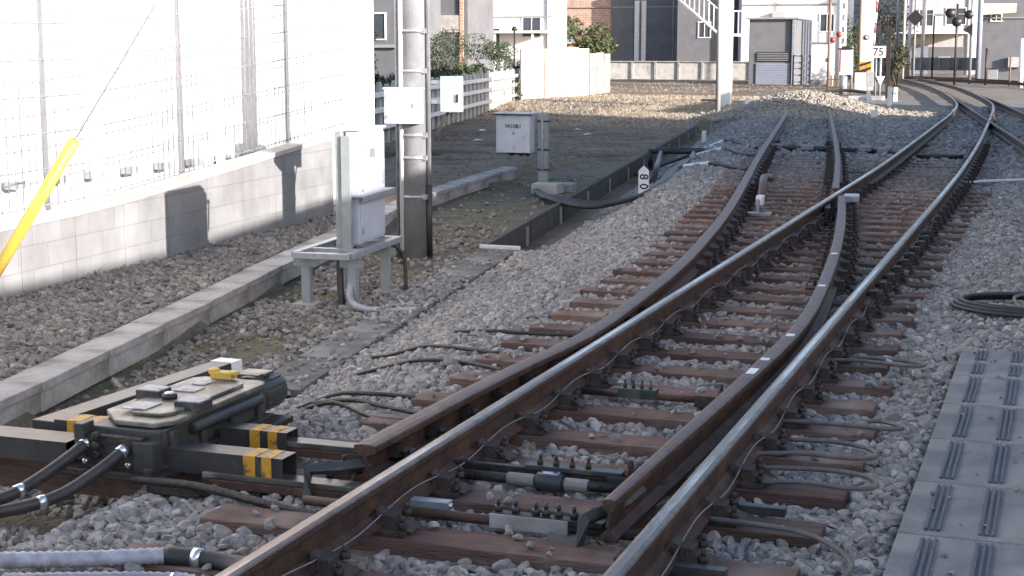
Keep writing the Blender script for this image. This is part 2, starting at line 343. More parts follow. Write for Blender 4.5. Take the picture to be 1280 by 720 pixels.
r1 = rail('joining_rail', [(3.0, 12), (1.13, 28.57), (-.3, 41.2), (-1.95, 55.8), (-3.4, 67)], 'left dull rail of the track that joins from the right in the distance', dfun)
r2 = rail('joining_rail', [(4.1, 12), (2.25, 28.57), (.85, 41.2), (-.42, 52.2), (-2.3, 67)], 'right dull rail of the track that joins from the right in the distance', dfun)
# far tracks at the level crossing
r3 = rail('far_rail', [(-16, 108), (-9, 96), (-1.8, 82), (4, 70)], 'brown rail crossing the view at the far junction, nearer of the pair', dfun)
r4 = rail('far_rail', [(-17.5, 113), (-9, 99), (-.4, 83.5), (5, 73)], 'brown rail crossing the view at the far junction, farther of the pair', dfun)
def mark(parent, x, y, z, wx, wy, rz=0.):
    mb = MB(); mb.box((0, 0, 0), (wx, wy, .002), M_white); o = mb.build('paint_mark'); o.parent = parent
    o.location = (x-parent.location.x, y-parent.location.y, z-parent.location.z); o.rotation_euler.z = rz
for (px, py, l_) in ((942, 464, .14), (958, 449, .06), (991, 419, .07), (1028, 357, .08), (1042, 317, .08), (1051, 287, .08)):
    g = G(px, py, .176); xx = interp(D2a, g.y); mark(d2, xx, g.y, zD(g.y)+RH+.0017, .045, l_)
# blade side fittings : bolt heads and blocks
for y in np.arange(5.5, 9.4, .42):
    mb = MB(); x = interp(D2a, y); mb.box((x-.03, y, .1), (.05, .05, .05), M_dark); mb.cyl((x-.05, y+.0, .1), (x-.085, y, .1), .018, M_dark, 6); mb.build('bolt', None, 0, loc=None).parent = d2
    kids(d2)[-1].location = (-d2.location.x, -d2.location.y, -d2.location.z)
for y in np.arange(5.85, 10, .38):
    mb = MB(); x = interp(D1, y); mb.box((x+.035, y, .1), (.05, .07, .05), M_dark); mb.cyl((x+.05, y, .1), (x+.09, y, .1), .016, M_dark, 6); o = mb.build('bolt', d1); o.location = -d1.location
# stop block and heel piece at the rail gap, guard piece with its white-tipped foot
mb = MB(); mb.box((-.40, 17.1, .1), (.09, .9, .14), M_dark, rz=.13); mb.box((-.36, 17.35, .15), (.16, .3, .07), M_galv, rz=.13); mb.box((-.52, 16.6, .08), (.06, .5, .1), M_dark, rz=.13)
tag(mb.build('rail_block', None, .006), 'grey steel block bolted beside the broken end of the switch blade', 'rail block')
mb = MB(); p0 = G(945, 222, .15); p1 = G(934, 252, .16); mb.tube([(p0.x+.12, p0.y+.4, .12), (p0.x+.1, p0.y, .15), (p1.x+.1, p1.y+.3, .15)], .05, M_rusttop, 8)
gd = mb.build('guard_rail'); tag(gd, 'short curved guard piece with a white tip beside the left siding rail', 'guard rail')
mb = MB(); mb.box((p1.x+.1, p1.y+.22, .16), (.07, .14, .1), M_white); mb.build('white_tip', gd)
mb = MB(); mb.box((p1.x+.1, p1.y+.1, .09), (.03, .05, .18), M_galv); mb.box((p1.x+.1, p1.y+.05, .025), (.3, .12, .03), M_galv); mb.build('foot', gd)

# ------------------------------------------------------------------ sleepers with their fastenings
SP = .5385; Y0 = 5.108
M_fast = mat('dirty fastening', (.05, .04, .037), (.085, .062, .052), .75, 14, .15, .5, 60)
bplate = MB(); bplate.box((0, 0, .011), (.33, .15, .02), M_fast); plate_me = bplate.build('tie_plate', None, .003); plate_me.location = (0, -50, -5)
bb = MB(); bb.prism([(-.07, -.045), (.07, -.045), (.045, .045), (-.045, .045)], 0, .001, M_dark)
def brace_mesh():
    mb = MB()
    mb.add([(.045, -.05, .02), (.19, -.06, .02), (.19, .06, .02), (.045, .05, .02), (.03, -.03, .09), (.1, -.035, .055), (.1, .035, .055), (.03, .03, .09)],
           [(0, 3, 2, 1), (4, 5, 6, 7), (0, 1, 5, 4), (1, 2, 6, 5), (2, 3, 7, 6), (3, 0, 4, 7)], M_fast)
    mb.box((.09, 0, .05), (.05, .1, .05), M_fast); return mb
mb = brace_mesh(); brace = mb.build('rail_brace', None, .004); brace.location = (0, -50, -5)
mb = MB(); mb.cyl((0, 0, 0), (0, 0, .024), .018, M_fast, 6); mb.cyl((0, 0, .024), (0, 0, .046), .010, M_fast, 8); bolt = mb.build('bolt', None, 0); bolt.location = (0, -50, -5)
SLP = []                                             # footprints: y0,y1,x0,x1
def sleeper(y, x0, x1, m, label, group, rails, parts=True, z=0., h=.15, wd=.2, rz=0., first=[None]):
    L = x1-x0; t = thing('sleeper', label, 'sleeper', ((x0+x1)/2, y, z-h), rz, group)
    mb = MB(); mb.box((0, 0, h/2), (L, wd, h), m); b_ = mb.build('timber', t, .006)
    SLP.append((y-wd/2-.012, y+wd/2+.012, x0-.01, x1+.01))
    if parts:
        for (xr, side) in rails:
            lx = xr-(x0+x1)/2
            for src, dx, dy, dz, sx in ((plate_me, 0, 0, 0, 1), (brace, 0, 0, 0, side), (bolt, side*.15, -.05, .03, 1), (bolt, side*.13, .045, .055, 1), (bolt, -side*.11, .03, .022, 1)):
                c = src.copy(); C.objects.link(c); c.parent = t; c.location = (lx+dx, dy, h+dz); c.scale = (sx, 1, 1)
                if src is bolt: c.rotation_euler = (random.uniform(-.06, .06), random.uniform(-.06, .06), random.random())
    return t
ends_r = {0: 1.03, 1: 1.04, 2: 1.06, 3: 1.07}
GT = 'timber sleepers of the turnout'
for i in range(-5, 29):
    y = Y0+SP*i
    xr = ends_r.get(i, float(np.interp(y, [6.9, 9, 11.5, 14, 20], [1.04, .97, .9, .9, 1.02])+random.uniform(-.04, .04)))
    xl = float(np.interp(y, [5, 8, 10.4, 14, 17, 20], [-1.27, -1.27, -1.5, -1.7, -2.05, -2.45])+random.uniform(-.06, .06))
    label = 'rust-brown timber sleeper under the diverging rails'
    if i == 0: xl = -1.25
    if i == 1: xl = -2.75; label = 'long rust-brown sleeper under the near end of the switch machine'
    if i == 2: xl = -2.7; label = 'long rust-brown sleeper under the far end of the switch machine'
    rl = [(-.566, 1), (.566, 1)]
    if y > 5.6 and y < 20: rl.append((interp(D1, y), 1 if y > 12 else -1))
    if y > 5.2 and y < 17.3:
        x2 = interp(D2a, y)
        if x2 < .25: rl.append((x2, 1))
    if y > 18.2: rl.append((interp([(a_[0], a_[1]) for a_ in D2b], y), 1))
    sleeper(y, xl, xr, M_slp, label, GT if i not in (1, 2) else None, rl)
for i in range(0, 15):                               # grey sleepers beyond the turnout, each track its own
    y = Y0+SP*28+.62*(i+1)
    sx = interp([(-1.39, 20), (-2.25, 26), (-3.3, 33)], y)
    dl = interp(D1, y); dr = interp([(a_[0], a_[1]) for a_ in D2b], y)
    sleeper(y, dl-.42, dr+.42, M_slpg, 'greyish sleeper of the dead-end siding, half sunk in gravel', 'grey sleepers of the siding', [(dl, 1), (dr, -1)], z=-.022, rz=.12)
    a_, b_ = interp(S1, y), interp(S2, y)
    sleeper(y+.2, max(a_-.42, dr+.45), b_+.42, M_slpg, 'greyish sleeper of the through track beyond the crossing', 'grey sleepers of the through track', [(a_, -1), (b_, 1)], z=-.018)
for i in range(26):
    y = 30+.7*i; a_, b_ = interp(S1, y), interp(S2, y)
    sleeper(y, a_-.42, b_+.42, M_slpg, 'distant grey-brown sleeper of the through track near the junction', 'distant sleepers of the through track', [], parts=False, z=-.02)
for o in (plate_me, brace, bolt): bpy.data.objects.remove(o)

# ------------------------------------------------------------------ ballast stones (one mass of gravel)
def inside_sleeper(x, y):
    r = np.zeros(len(x), bool)
    for (y0, y1, x0, x1) in SLP: r |= (y > y0) & (y < y1) & (x > x0) & (x < x1)
    return r
def near_rail(x, y, d=.075):
    r = np.zeros(len(x), bool)
    for pts, lo, hi in ((S1, -9, 200), (S2, -9, 200), (D1, 5.5, 40), (D2a, 5, 17.4), (D2b, 18.1, 40)):
        xr = np.interp(y, [p[1] for p in pts], [p[0] for p in pts]); r |= (np.abs(x-xr) < d) & (y > lo) & (y < hi)
    return r
phi = (1+5**.5)/2
ICO_V = np.array([(-1, phi, 0), (1, phi, 0), (-1, -phi, 0), (1, -phi, 0), (0, -1, phi), (0, 1, phi), (0, -1, -phi), (0, 1, -phi), (phi, 0, -1), (phi, 0, 1), (-phi, 0, -1), (-phi, 0, 1)])
ICO_V /= np.linalg.norm(ICO_V[0])
ICO_F = np.array([(0, 11, 5), (0, 5, 1), (0, 1, 7), (0, 7, 10), (0, 10, 11), (1, 5, 9), (5, 11, 4), (11, 10, 2), (10, 7, 6), (7, 1, 8), (3, 9, 4), (3, 4, 2), (3, 2, 6), (3, 6, 8), (3, 8, 9), (4, 9, 5), (2, 4, 11), (6, 2, 10), (8, 6, 7), (9, 8, 1)])
def subdiv(V, Fc):
    V = list(map(tuple, V)); cache = {}; out = []
    def mid(a_, b_):
        k = (min(a_, b_), max(a_, b_))
        if k not in cache:
            m_ = (np.array(V[a_])+np.array(V[b_]))/2; m_ /= np.linalg.norm(m_); V.append(tuple(m_)); cache[k] = len(V)-1
        return cache[k]
    for a_, b_, c_ in Fc:
        x, y, z = mid(a_, b_), mid(b_, c_), mid(c_, a_); out += [(a_, x, z), (x, b_, y), (z, y, c_), (x, y, z)]
    return np.array(V), np.array(out)
V2, F2 = subdiv(ICO_V, ICO_F)
def angular(V, k):
    """cut a ball with random planes: a crushed stone"""
    V = V.copy()*1.15
    for _ in range(k):
        nrm = rng.normal(size=3); nrm /= np.linalg.norm(nrm); d = rng.uniform(.55, .85); s_ = V@nrm; over = s_ > d; V[over] -= np.outer(s_[over]-d, nrm)
    return V
VAR2 = [angular(V2, 9) for _ in range(24)]; VAR1 = [angular(ICO_V, 5)*1.08 for _ in range(24)]
def scatter(region, dens, size, cols, name_, hi=True, chunks=None):
    x0, x1, y0, y1, fn = region
    N = int((x1-x0)*(y1-y0)*dens); x = rng.uniform(x0, x1, N); y = rng.uniform(y0, y1, N)
    # keep what stands in or close to the view
    dx = x-CX; a_ = np.arctan2(dx, y); keep = (a_ > -.342-.345-.9/np.maximum(y, 1)) & (a_ < -.342+.345+.6/np.maximum(y, 1))
    ins = inside_sleeper(x, y); onslab = (x > 1.33) & (y < 9.4); keep &= (rng.random(N) < fn(x, y)) | (onslab & (rng.random(N) < .012)); keep &= ~(ins & (rng.random(N) > .035)) & ~(ins & (rng.random(N) > np.clip((9+y)/14, .3, 1))); keep &= ~near_rail(x, y)
    x, y, ins, onslab = x[keep], y[keep], ins[keep], onslab[keep]; N = len(x)
    s = size*np.exp(rng.normal(0, .25, N))*.5
    s = np.where(onslab, s*.4, np.where(ins, s*.75, s))
    sc = np.stack([s*rng.uniform(.85, 1.3, N), s*rng.uniform(.75, 1.1, N), s*rng.uniform(.55, .9, N)], 1)
    z = gz(x, y)+rng.uniform(-.25, .55, N)*s; z = np.where(ins & (y < 20.5), s*.5, z); z = np.where((x-xt(y) > 0) & (x-xt(y) < .38) & (y > 8.3) & (y < 15.3), -.315+s*.3, z); z = np.where(onslab, .02+s*.3, z)
    A = rng.uniform(0, 2*np.pi, (N, 3)); A[:, :2] = rng.normal(0, .5, (N, 2))
    ca_, sa_ = np.cos(A), np.sin(A)
    Rx = np.zeros((N, 3, 3)); Rx[:, 0, 0] = 1; Rx[:, 1, 1] = ca_[:, 0]; Rx[:, 1, 2] = -sa_[:, 0]; Rx[:, 2, 1] = sa_[:, 0]; Rx[:, 2, 2] = ca_[:, 0]
    Ry = np.zeros((N, 3, 3)); Ry[:, 1, 1] = 1; Ry[:, 0, 0] = ca_[:, 1]; Ry[:, 0, 2] = sa_[:, 1]; Ry[:, 2, 0] = -sa_[:, 1]; Ry[:, 2, 2] = ca_[:, 1]
    Rz = np.zeros((N, 3, 3)); Rz[:, 2, 2] = 1; Rz[:, 0, 0] = ca_[:, 2]; Rz[:, 0, 1] = -sa_[:, 2]; Rz[:, 1, 0] = sa_[:, 2]; Rz[:, 1, 1] = ca_[:, 2]
    Rm = Rz@Ry@Rx
    base = np.array(VAR2 if hi else VAR1); Fc = F2 if hi else ICO_F; k = rng.integers(0, len(base), N)
    P = base[k]*sc[:, None, :]; P = np.einsum('nij,nvj->nvi', Rm, P)+np.stack([x, y, z], 1)[:, None, :]
    nvv = P.shape[1]; FF = (Fc[None]+(np.arange(N)*nvv)[:, None, None]).reshape(-1, 3)
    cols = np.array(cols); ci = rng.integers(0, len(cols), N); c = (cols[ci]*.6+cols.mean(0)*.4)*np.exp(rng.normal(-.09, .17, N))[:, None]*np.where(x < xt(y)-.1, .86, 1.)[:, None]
    # brake dust stains close to the rails
    dr = np.min([np.abs(x-np.interp(y, [p[1] for p in q_], [p[0] for p in q_])) for q_ in (S1, S2, D1)], 0)
    f = (np.clip(.75-dr*1.6, 0, .7)*rng.uniform(.2, 1, N)*(y > 9)*np.clip((y-9)/6, 0, 1)+np.clip(.5-dr*2., 0, .4)*rng.random(N))*np.clip((30-y)/8, 0, 1)
    xl_ = np.interp(y, [p[1] for p in D1], [p[0] for p in D1])-.5; f = np.maximum(f, (y > 41)*rng.uniform(.3, .9, N)*(x < -1.5)); f = np.maximum(f, ((x > xl_) & (x < .75) & (y > 7))*np.clip((y-7)/8, 0, 1)*np.clip((27-y)/5, .0, 1)*rng.uniform(.25, .8, N))
    c = c*(1-f[:, None])+np.where((y > 41)[:, None], np.array([.3, .265, .2]), np.array([.2, .125, .095]))*f[:, None]
    return P.reshape(-1, 3), FF, np.repeat(c, nvv, 0)
GREY = [(.28, .268, .262), (.34, .32, .30), (.22, .215, .215), (.37, .345, .31), (.31, .282, .25), (.25, .245, .25), (.43, .40, .36), (.27, .235, .205)]
BROWN = [(.22, .2, .175), (.28, .26, .235), (.17, .155, .14), (.33, .3, .27), (.23, .22, .22)]
def trackzone(x, y):
    u = x-xt(y); d = np.where(u > .38, 1., np.where((u > -.25) & (y < 15.1), .15, 0.)); d = np.where((u > .0) & (u < .4) & (y < 15.2), np.where(y < 10.8, .07, np.where(y < 13.2, .4, .03)), d)
    d = np.where((u > -.85) & (u < .4) & (y < 8.25), .9, d); d = np.where((x > 1.29) & (y < 9.5), 0, d); return d
def leftzone(x, y):
    u = x-xt(y); left = (x < curb_x(y)-.34); d = np.where(left & (x > -6.6), np.clip((18.5-y)/4, 0, 1), 0)
    nn = np.sin(x*3.1+y*1.3)*np.sin(y*2.1-x)+.3
    d = np.where((~left) & (x > curb_x(y)+.05) & (u < -.02), np.clip(.3+.4*nn, .06, .8)*np.clip((19-y)/6, .1, 1)*(y < 25), d); return d
parts_ = [scatter((-3.6, 2.2, 3.2, 9.5, trackzone), 1150, .046, GREY, '', True),
          scatter((-4.2, 3.2, 9.5, 16, trackzone), 1000, .043, GREY, '', False),
          scatter((-5.4, 4, 16, 26, trackzone), 600, .05, GREY, '', False),
          scatter((-8.2, 5, 26, 50, trackzone), 170, .08, GREY, '', False),
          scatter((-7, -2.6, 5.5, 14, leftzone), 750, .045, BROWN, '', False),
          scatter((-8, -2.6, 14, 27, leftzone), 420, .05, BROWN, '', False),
          scatter((-9, -6, 42, 56, lambda x, y: (np.hypot(x+7, y-49) < 4)*1.), 120, .1, GREY, '', False)]
off = 0; PV = []; PF = []; PC = []
for P_, F_, c_ in parts_: PV.append(P_); PF.append(F_+off); PC.append(c_); off += len(P_)
PV = np.concatenate(PV).astype(np.float32); PF = np.concatenate(PF).astype(np.int32); PC = np.concatenate(PC).astype(np.float32)
me = bpy.data.meshes.new('ballast_gravel'); me.vertices.add(len(PV)); me.vertices.foreach_set('co', PV.ravel())
me.loops.add(PF.size); me.loops.foreach_set('vertex_index', PF.ravel()); me.polygons.add(len(PF))
me.polygons.foreach_set('loop_start', np.arange(len(PF), dtype=np.int32)*3); me.polygons.foreach_set('loop_total', np.full(len(PF), 3, np.int32))
me.update(calc_edges=True)
ca = me.color_attributes.new('stone', 'FLOAT_COLOR', 'POINT'); ca.data.foreach_set('color', np.concatenate([PC, np.ones((len(PC), 1), np.float32)], 1).ravel())
me.materials.append(M_stone); me.shade_flat() if hasattr(me, 'shade_flat') else None
o = bpy.data.objects.new('ballast_gravel', me); C.objects.link(o)
tag(o, 'grey crushed stone ballast around the tracks', 'gravel', kind='stuff')
print('stones tris', len(PF))

# ------------------------------------------------------------------ kerb beams left of the trough
cl = [(k_.x, k_.y) for k_ in KERB]
Lc = [0]
cpth = smooth_path([(x, y, 0) for x, y in cl], .1)
tot = [0]
for i in range(1, len(cpth)): tot.append(tot[-1]+(cpth[i]-cpth[i-1]).length)
def cpt(s_): return Vector((np.interp(s_, tot, [p.x for p in cpth]), np.interp(s_, tot, [p.y for p in cpth]), 0))
s_ = 0.; k = 0
while s_ < tot[-1]-.4:
    L = min(1.0, tot[-1]-s_); a_ = cpt(s_); b_ = cpt(s_+L); mid = (a_+b_)/2; ang = math.atan2(b_.y-a_.y, b_.x-a_.x)
    mb = MB(); mb.box((0, .13, .155), (L-.008, .27, .055), M_kerb); mb.box((0, .135, .065), (L-.012, .25, .13), M_kerb); mb.box((0, .16, -.06), (L, .15, .17), M_conc)
    o = mb.build('kerb_beam', None, .006); o.location = (mid.x, mid.y, -.335); o.rotation_euler = (random.uniform(-.01, .01), random.uniform(-.006, .006), ang)
    tag(o, 'weathered grey concrete beam of the low kerb along the gravel', 'kerb', 'concrete kerb beams'); s_ += L; k += 1

# cable trough : buried covers, then the open retaining boards
for k in range(7):
    y = 8.85+k*.98; a_ = Vector((xt(y), y, 0)); mb = MB(); mb.box((.19, 0, 0), (.36, .965, .045), M_cov)
    o = mb.build('trough_cover', None, .006); o.location = (a_.x, y, -.335+random.uniform(-.006, .004)); o.rotation_euler.z = math.atan(.141)
    tag(o, 'flat grey concrete cover of the buried cable trough, dusted with gravel', 'trough cover', 'covers of the cable trough')
mb = MB(); mb.box((.2, 0, .03), (.46, .035, .04), M_white); o = mb.build('white_batten', None, .004); o.location = (xt(15.3)-.03, 15.3, -.33); o.rotation_euler.z = -.03
tag(o, 'white batten lying across the end of the trough covers', 'batten')
M_trough = mat('dark trough board', (.075, .068, .062), (.045, .042, .04), .9, 4, 0, .3, 30)
for k in range(11):
    y = 16.55+k*2.36; mb = MB(); mb.box((0, 0, -.1), (.05, 2.34, .3), M_trough); mb.box((.035, .9, -.12), (.03, .06, .24), M_conc)
    o = mb.build('trough_wall', None, .004); o.location = (xt(y)-.0, y, -.36+.03); o.rotation_euler.z = math.atan(.141)
    tag(o, 'dark board lining the left side of the open trough', 'trough wall', 'dark boards of the open trough')

# ------------------------------------------------------------------ ribbed walkway slabs at right
yb = [9.45, 9.05, 8.65, 7.92, 7.17, 6.42, 5.68, 4.93, 4.18, 3.43, 2.68, 1.9]
for i in range(len(yb)-1):
    y1, y0 = yb[i], yb[i+1]; yc = (y0+y1)/2
    t = thing('walkway_slab', 'grey concrete walkway slab with rows of dark raised ribs', 'slab', (1.31, yc, -.09), 0, 'ribbed walkway slabs')
    for j, (xa, xb) in enumerate(((0, .98), (.985, 1.9))):
        mb = MB(); mb.span((xa, -(y1-y0)/2+.004, 0), (xb, (y1-y0)/2-.004, .105), M_slab); mb.build('slab_body', t, .006)
    for gx in np.arange(.12, 1.85, .195):
        mb = MB()
        for r_ in (-.023, 0, .023): mb.box((gx+r_, 0, .108), (.013, (y1-y0)-.11, .012), M_rib)
        mb.build('rib_strip', t, .003)

# ------------------------------------------------------------------ switch machine
t = thing('switch_machine', 'grey and black point machine with yellow knobs, beside the left siding rail', 'switch machine', (-1.87, 5.92, 0))
def part(mb, name, bev=.004, lab=None, par=None):
    o = mb.build(name, par or t, bev)
    if lab: o['label'] = lab
    return o
mb = MB(); mb.box((0, 0, .02), (.5, 1.16, .03), M_dark); mb.box((0, -.25, -.03), (.62, .10, .07), M_rust); mb.box((0, .3, -.03), (.62, .1, .07), M_rust); part(mb, 'base_plate')
mb = MB(); mb.box((0, -.02, .115), (.36, .92, .17), M_motor); mb.box((.19, .02, .05), (.06, .86, .05), M_dark)
for yy in (-.4, -.15, .1, .35): mb.box((.19, yy, .12), (.025, .04, .14), M_motor)
mb.cyl((.2, -.25, .165), (.2, .35, .165), .026, M_motor, 12)
part(mb, 'housing', .008)
mb = MB(); mb.prism([(-.2, -.3), (-.05, -.46), (.14, -.46), (.2, -.38), (.2, .4), (.15, .45), (-.15, .45), (-.2, .4)], .205, .228, M_cover); cv = part(mb, 'lid', .006)
mb = MB(); mb.prism([(-.13, -.22), (-.03, -.36), (.1, -.36), (.14, -.3), (.14, .3), (.1, .36), (-.1, .36), (-.14, .3)], .228, .243, M_cover); part(mb, 'raised_panel', .004, par=cv)
for (x_, y_, a_, b_) in ((-.05, -.26, .12, .14), (-.03, .1, .11, .1), (-.04, .25, .07, .1)): mb = MB(); mb.box((x_, y_, .246), (a_, b_, .005), M_label); part(mb, 'label_plate', 0, None, cv)
mb = MB(); mb.box((.15, -.16, .245), (.13, .11, .04), M_motor); mb.box((.15, -.16, .267), (.12, .1, .006), M_label); part(mb, 'lid_clasp', .004, par=cv)
mb = MB(); mb.box((-.14, -.02, .245), (.12, .11, .04), M_motor); mb.box((-.14, -.02, .267), (.12, .1, .006), M_label); part(mb, 'lid_clasp', .004, par=cv)
mb = MB(); mb.cyl((-.02, -.08, .243), (-.02, -.08, .262), .035, M_dark, 16); mb.cyl((-.02, -.08, .262), (-.02, -.08, .27), .022, M_silver, 12); part(mb, 'keyhole_cap', 0, par=cv)
mb = MB(); mb.box((.0, .36, .262), (.11, .06, .035), M_yellow2); mb.cyl((-.05, .36, .265), (-.05, .36, .29), .028, M_yellow2, 10); mb.cyl((.05, .36, .265), (.05, .36, .283), .028, M_yellow2, 10); part(mb, 'yellow_knob', .004, 'yellow catch on the far end of the lid', cv)
mb = MB(); mb.cyl((.06, .46, .13), (.06, .72, .13), .088, M_motor, 24); mb.cyl((.06, .72, .13), (.06, .745, .13), .07, M_dark, 24); mb.cyl((.06, .46, .13), (.06, .5, .13), .105, M_black, 24)
for k in range(14):
    q_ = k/14*2*math.pi; mb.box((.06+math.cos(q_)*.088, .61, .13+math.sin(q_)*.088), (.011, .18, .011), M_motor)
part(mb, 'motor', .002)
mb = MB(); mb.box((.04, .6, .228), (.14, .1, .015), M_cover); mb.box((.04, .54, .22), (.12, .05, .03), M_cover); part(mb, 'motor_cap')
mb = MB(); mb.box((.12, .475, .15), (.06, .05, .13), M_yellow); part(mb, 'yellow_guard')
def cover_tube(name, x0, x1, y0, y1, z0, z1, bands, th=.004, mm_=M_blk_tube):
    mb = MB(); mb.span((x0, y0, z1-th), (x1, y1, z1), mm_); mb.span((x0, y0, z0), (x1, y0+th, z1-th), mm_); mb.span((x0, y1-th, z0), (x1, y1, z1-th), mm_); mb.span((x0, y0+th, z0), (x1, y1-th, z0+th), mm_)
    o = part(mb, name, 0)
    for (a_, b_) in bands:
        mb = MB(); mb.span((a_, y0-.002, z1), (b_, y1+.002, z1+.002), M_yellow); mb.span((a_, y0-.004, z0), (b_, y0-.001, z1+.002), M_yellow); part(mb, 'yellow_band', 0, par=o)
    return o
cover_tube('rod_cover', .17, .74, -.455, -.33, .025, .125, [(.56, .615), (.645, .69)])
cover_tube('rod_cover', .22, .55, -.06, .05, .03, .125, [(.37, .42), (.46, .505)])
cover_tube('rod_cover', -1.1, -.26, -.52, -.36, .03, .125, [])
cover_tube('rod_cover', -.5, -.19, -.27, -.15, .04, .15, [(-.43, -.37), (-.34, -.27)])
mb = MB(); mb.box((-.18, -.5, .14), (.05, .08, .16), M_motor); mb.box((-.03, -.5, .1), (.3, .05, .15), M_dark); mb.box((.13, -.5, .09), (.1, .07, .14), M_motor)
for x_ in (-.15, -.02, .06): mb.cyl((x_, -.52, .06), (x_, -.55, .06), .014, M_silver, 8)
for z_ in (.09, .13, .17): mb.cyl((-.1, -.52, z_), (-.1, -.545, z_), .02, M_dark, 8)
part(mb, 'terminal_box', .005)
# long black duct behind the machine
mb = MB(); mb.box((0, 0, .08), (.13, 1.5, .09), M_blk_tube); dt = mb.build('rod_cover_beam', None, .004); dt.location = (-2.42, 6.45, .0); dt.rotation_euler.z = -.06
tag(dt, 'long black cover beam behind the point machine with a white painted end', 'cover beam')
mb = MB(); mb.box((0, .725, .126), (.135, .1, .004), M_white); mb.box((.067, .725, .08), (.004, .1, .092), M_white); mb.build('white_end', dt)
mb = MB(); mb.box((0, 0, .05), (.12, .9, .09), M_blk_tube); o = mb.build('rod_cover_beam', None, .004); o.location = (-2.27, 5.95, .0); o.rotation_euler.z = -.12
tag(o, 'shorter black cover beam directly left of the point machine', 'cover beam')
# hoses from the machine
def hose(pts, r, m, label, name='cable_hose', cat='hose', bands=(), step=.03, rib=0., group=None, n=12):
    path = smooth_path(pts, step); mb = MB(); mb.tube(path, r, m, n, rib); o = mb.build(name); tag(o, label, cat, group)
    for i, (f, bm_) in enumerate(bands):
        k = int(f*(len(path)-2)); d = (path[k+1]-path[k]).normalized()*.016
        mb = MB(); mb.cyl(path[k]-d, path[k]+d, r*1.12, bm_, n); mb.build('clamp_band', o)
    return o
hose([(-2.03, 5.40, .13), (-2.05, 5.30, .09), (-2.10, 5.15, .03), (-2.13, 4.98, .0), (-2.25, 4.75, -.02), (-2.5, 4.5, -.03)], .026, M_rubber, 'thick black hose dropping from the left of the point machine end', bands=((.02, M_silver), (.38, M_silver)))
hose([(-1.83, 5.37, .12), (-1.86, 5.25, .07), (-1.92, 5.08, .01), (-2.0, 4.92, -.01), (-2.2, 4.68, -.02), (-2.5, 4.4, -.03)], .026, M_rubber, 'thick black hose curving out of the middle of the point machine end', bands=((.02, M_silver), (.36, M_silver)))
hose([(-2.1, 4.12, .02), (-1.75, 4.22, .025), (-1.35, 4.36, .03), (-1.06, 4.505, .03)], .026, M_silverflex, 'ribbed silver-grey conduit in the bottom left corner, ending in a black sleeve', rib=.2, step=.0145, bands=(), n=16)
hose([(-1.08, 4.50, .03), (-.85, 4.52, .02), (-.62, 4.40, .0), (-.4, 4.25, -.02)], .033, M_rubber, 'black rubber sleeve with a steel clamp, entering under the left shiny rail', bands=((.22, M_silver),))
hose([(-1.5, 4.16, .0), (-1.2, 4.25, .01), (-1.0, 4.32, .01), (-.86, 4.33, .01), (-.7, 4.2, .0)], .024, M_flex, 'thin grey ribbed conduit in front of the silver one at the bottom edge', rib=.2, step=.0145, bands=((.7, M_silver),))

# ------------------------------------------------------------------ rods and brackets of the points
def rodthing(name, label, y, x0, x1, z, r, m=M_dark, group=None):
    t_ = thing(name, label, 'rod', (x0, y, z), 0, group); mb = MB(); mb.cyl((0, 0, 0), (x1-x0, 0, 0), r, m, 12); mb.build('bar', t_); return t_
def subp(t_, mb, name, bev=.003, lab=None):
    o = mb.build(name, t_, bev)
    if lab: o['label'] = lab
    return o
# front rod between sleepers A and B (with the white insulated plate and bolts)
t_ = rodthing('stretcher_rod', 'rust-brown rod with white plate and bolt row, nearest of the rods between the rails', 5.31, -.95, .42, .015, .02, M_rust)
ox = .95
mb = MB(); mb.box((ox+.0, -.03, .01), (.31, .012, .055), M_conc2); subp(t_, mb, 'insulating_plate', .002, 'white insulating plate')
mb = MB(); mb.box((ox+.07, -.005, .03), (.44, .05, .02), M_dark); subp(t_, mb, 'joint_bar')
for k, bx_ in enumerate((-.13, -.06, .02, .06, .11, .17, .24)):
    mb = MB(); mb.bolt(ox+bx_, 0, .04, .016, .05, M_motor if k < 6 else M_rust); subp(t_, mb, 'bolt', 0)
mb = MB(); mb.box((ox-.42, .03, .03), (.16, .05, .035), M_galv); mb.cyl((ox-.5, .03, .03), (ox-.33, .03, .03), .012, M_silver, 8); subp(t_, mb, 'adjusting_nut')
# second : lock rod between B and C
t_ = rodthing('lock_rod', 'dark rod with a steel-grey turnbuckle and four bolts, second from the camera between the rails', 5.86, -.95, .32, .02, .022, M_dark); ox = .95
mb = MB(); mb.box((ox-.2, .065, .02), (1.1, .035, .04), M_dark); mb.box((ox-.02, .065, .045), (.42, .06, .02), M_motor); subp(t_, mb, 'flat_bar')
for bx_ in (-.17, -.1, -.03, .04): mb = MB(); mb.bolt(ox+bx_, .065, .055, .013, .045, M_rust); subp(t_, mb, 'bolt', 0)
mb = MB(); mb.cyl((ox-.16, -.0, .0), (ox-.05, 0, .0), .04, M_motor, 18); mb.cyl((ox-.29, 0, 0), (ox-.17, 0, 0), .028, M_conc, 10); mb.cyl((ox-.04, 0, 0), (ox+.06, 0, 0), .028, M_conc, 8); subp(t_, mb, 'turnbuckle', .002)
mb = MB(); mb.box((ox-.105, 0, .038), (.08, .04, .01), M_silver); subp(t_, mb, 'nameplate', .002)
mb = MB(); mb.box((ox+.25, .05, .015), (.24, .05, .05), M_motor); mb.bolt(ox+.22, .06, .04, .026, .07, M_rust); subp(t_, mb, 'clevis')
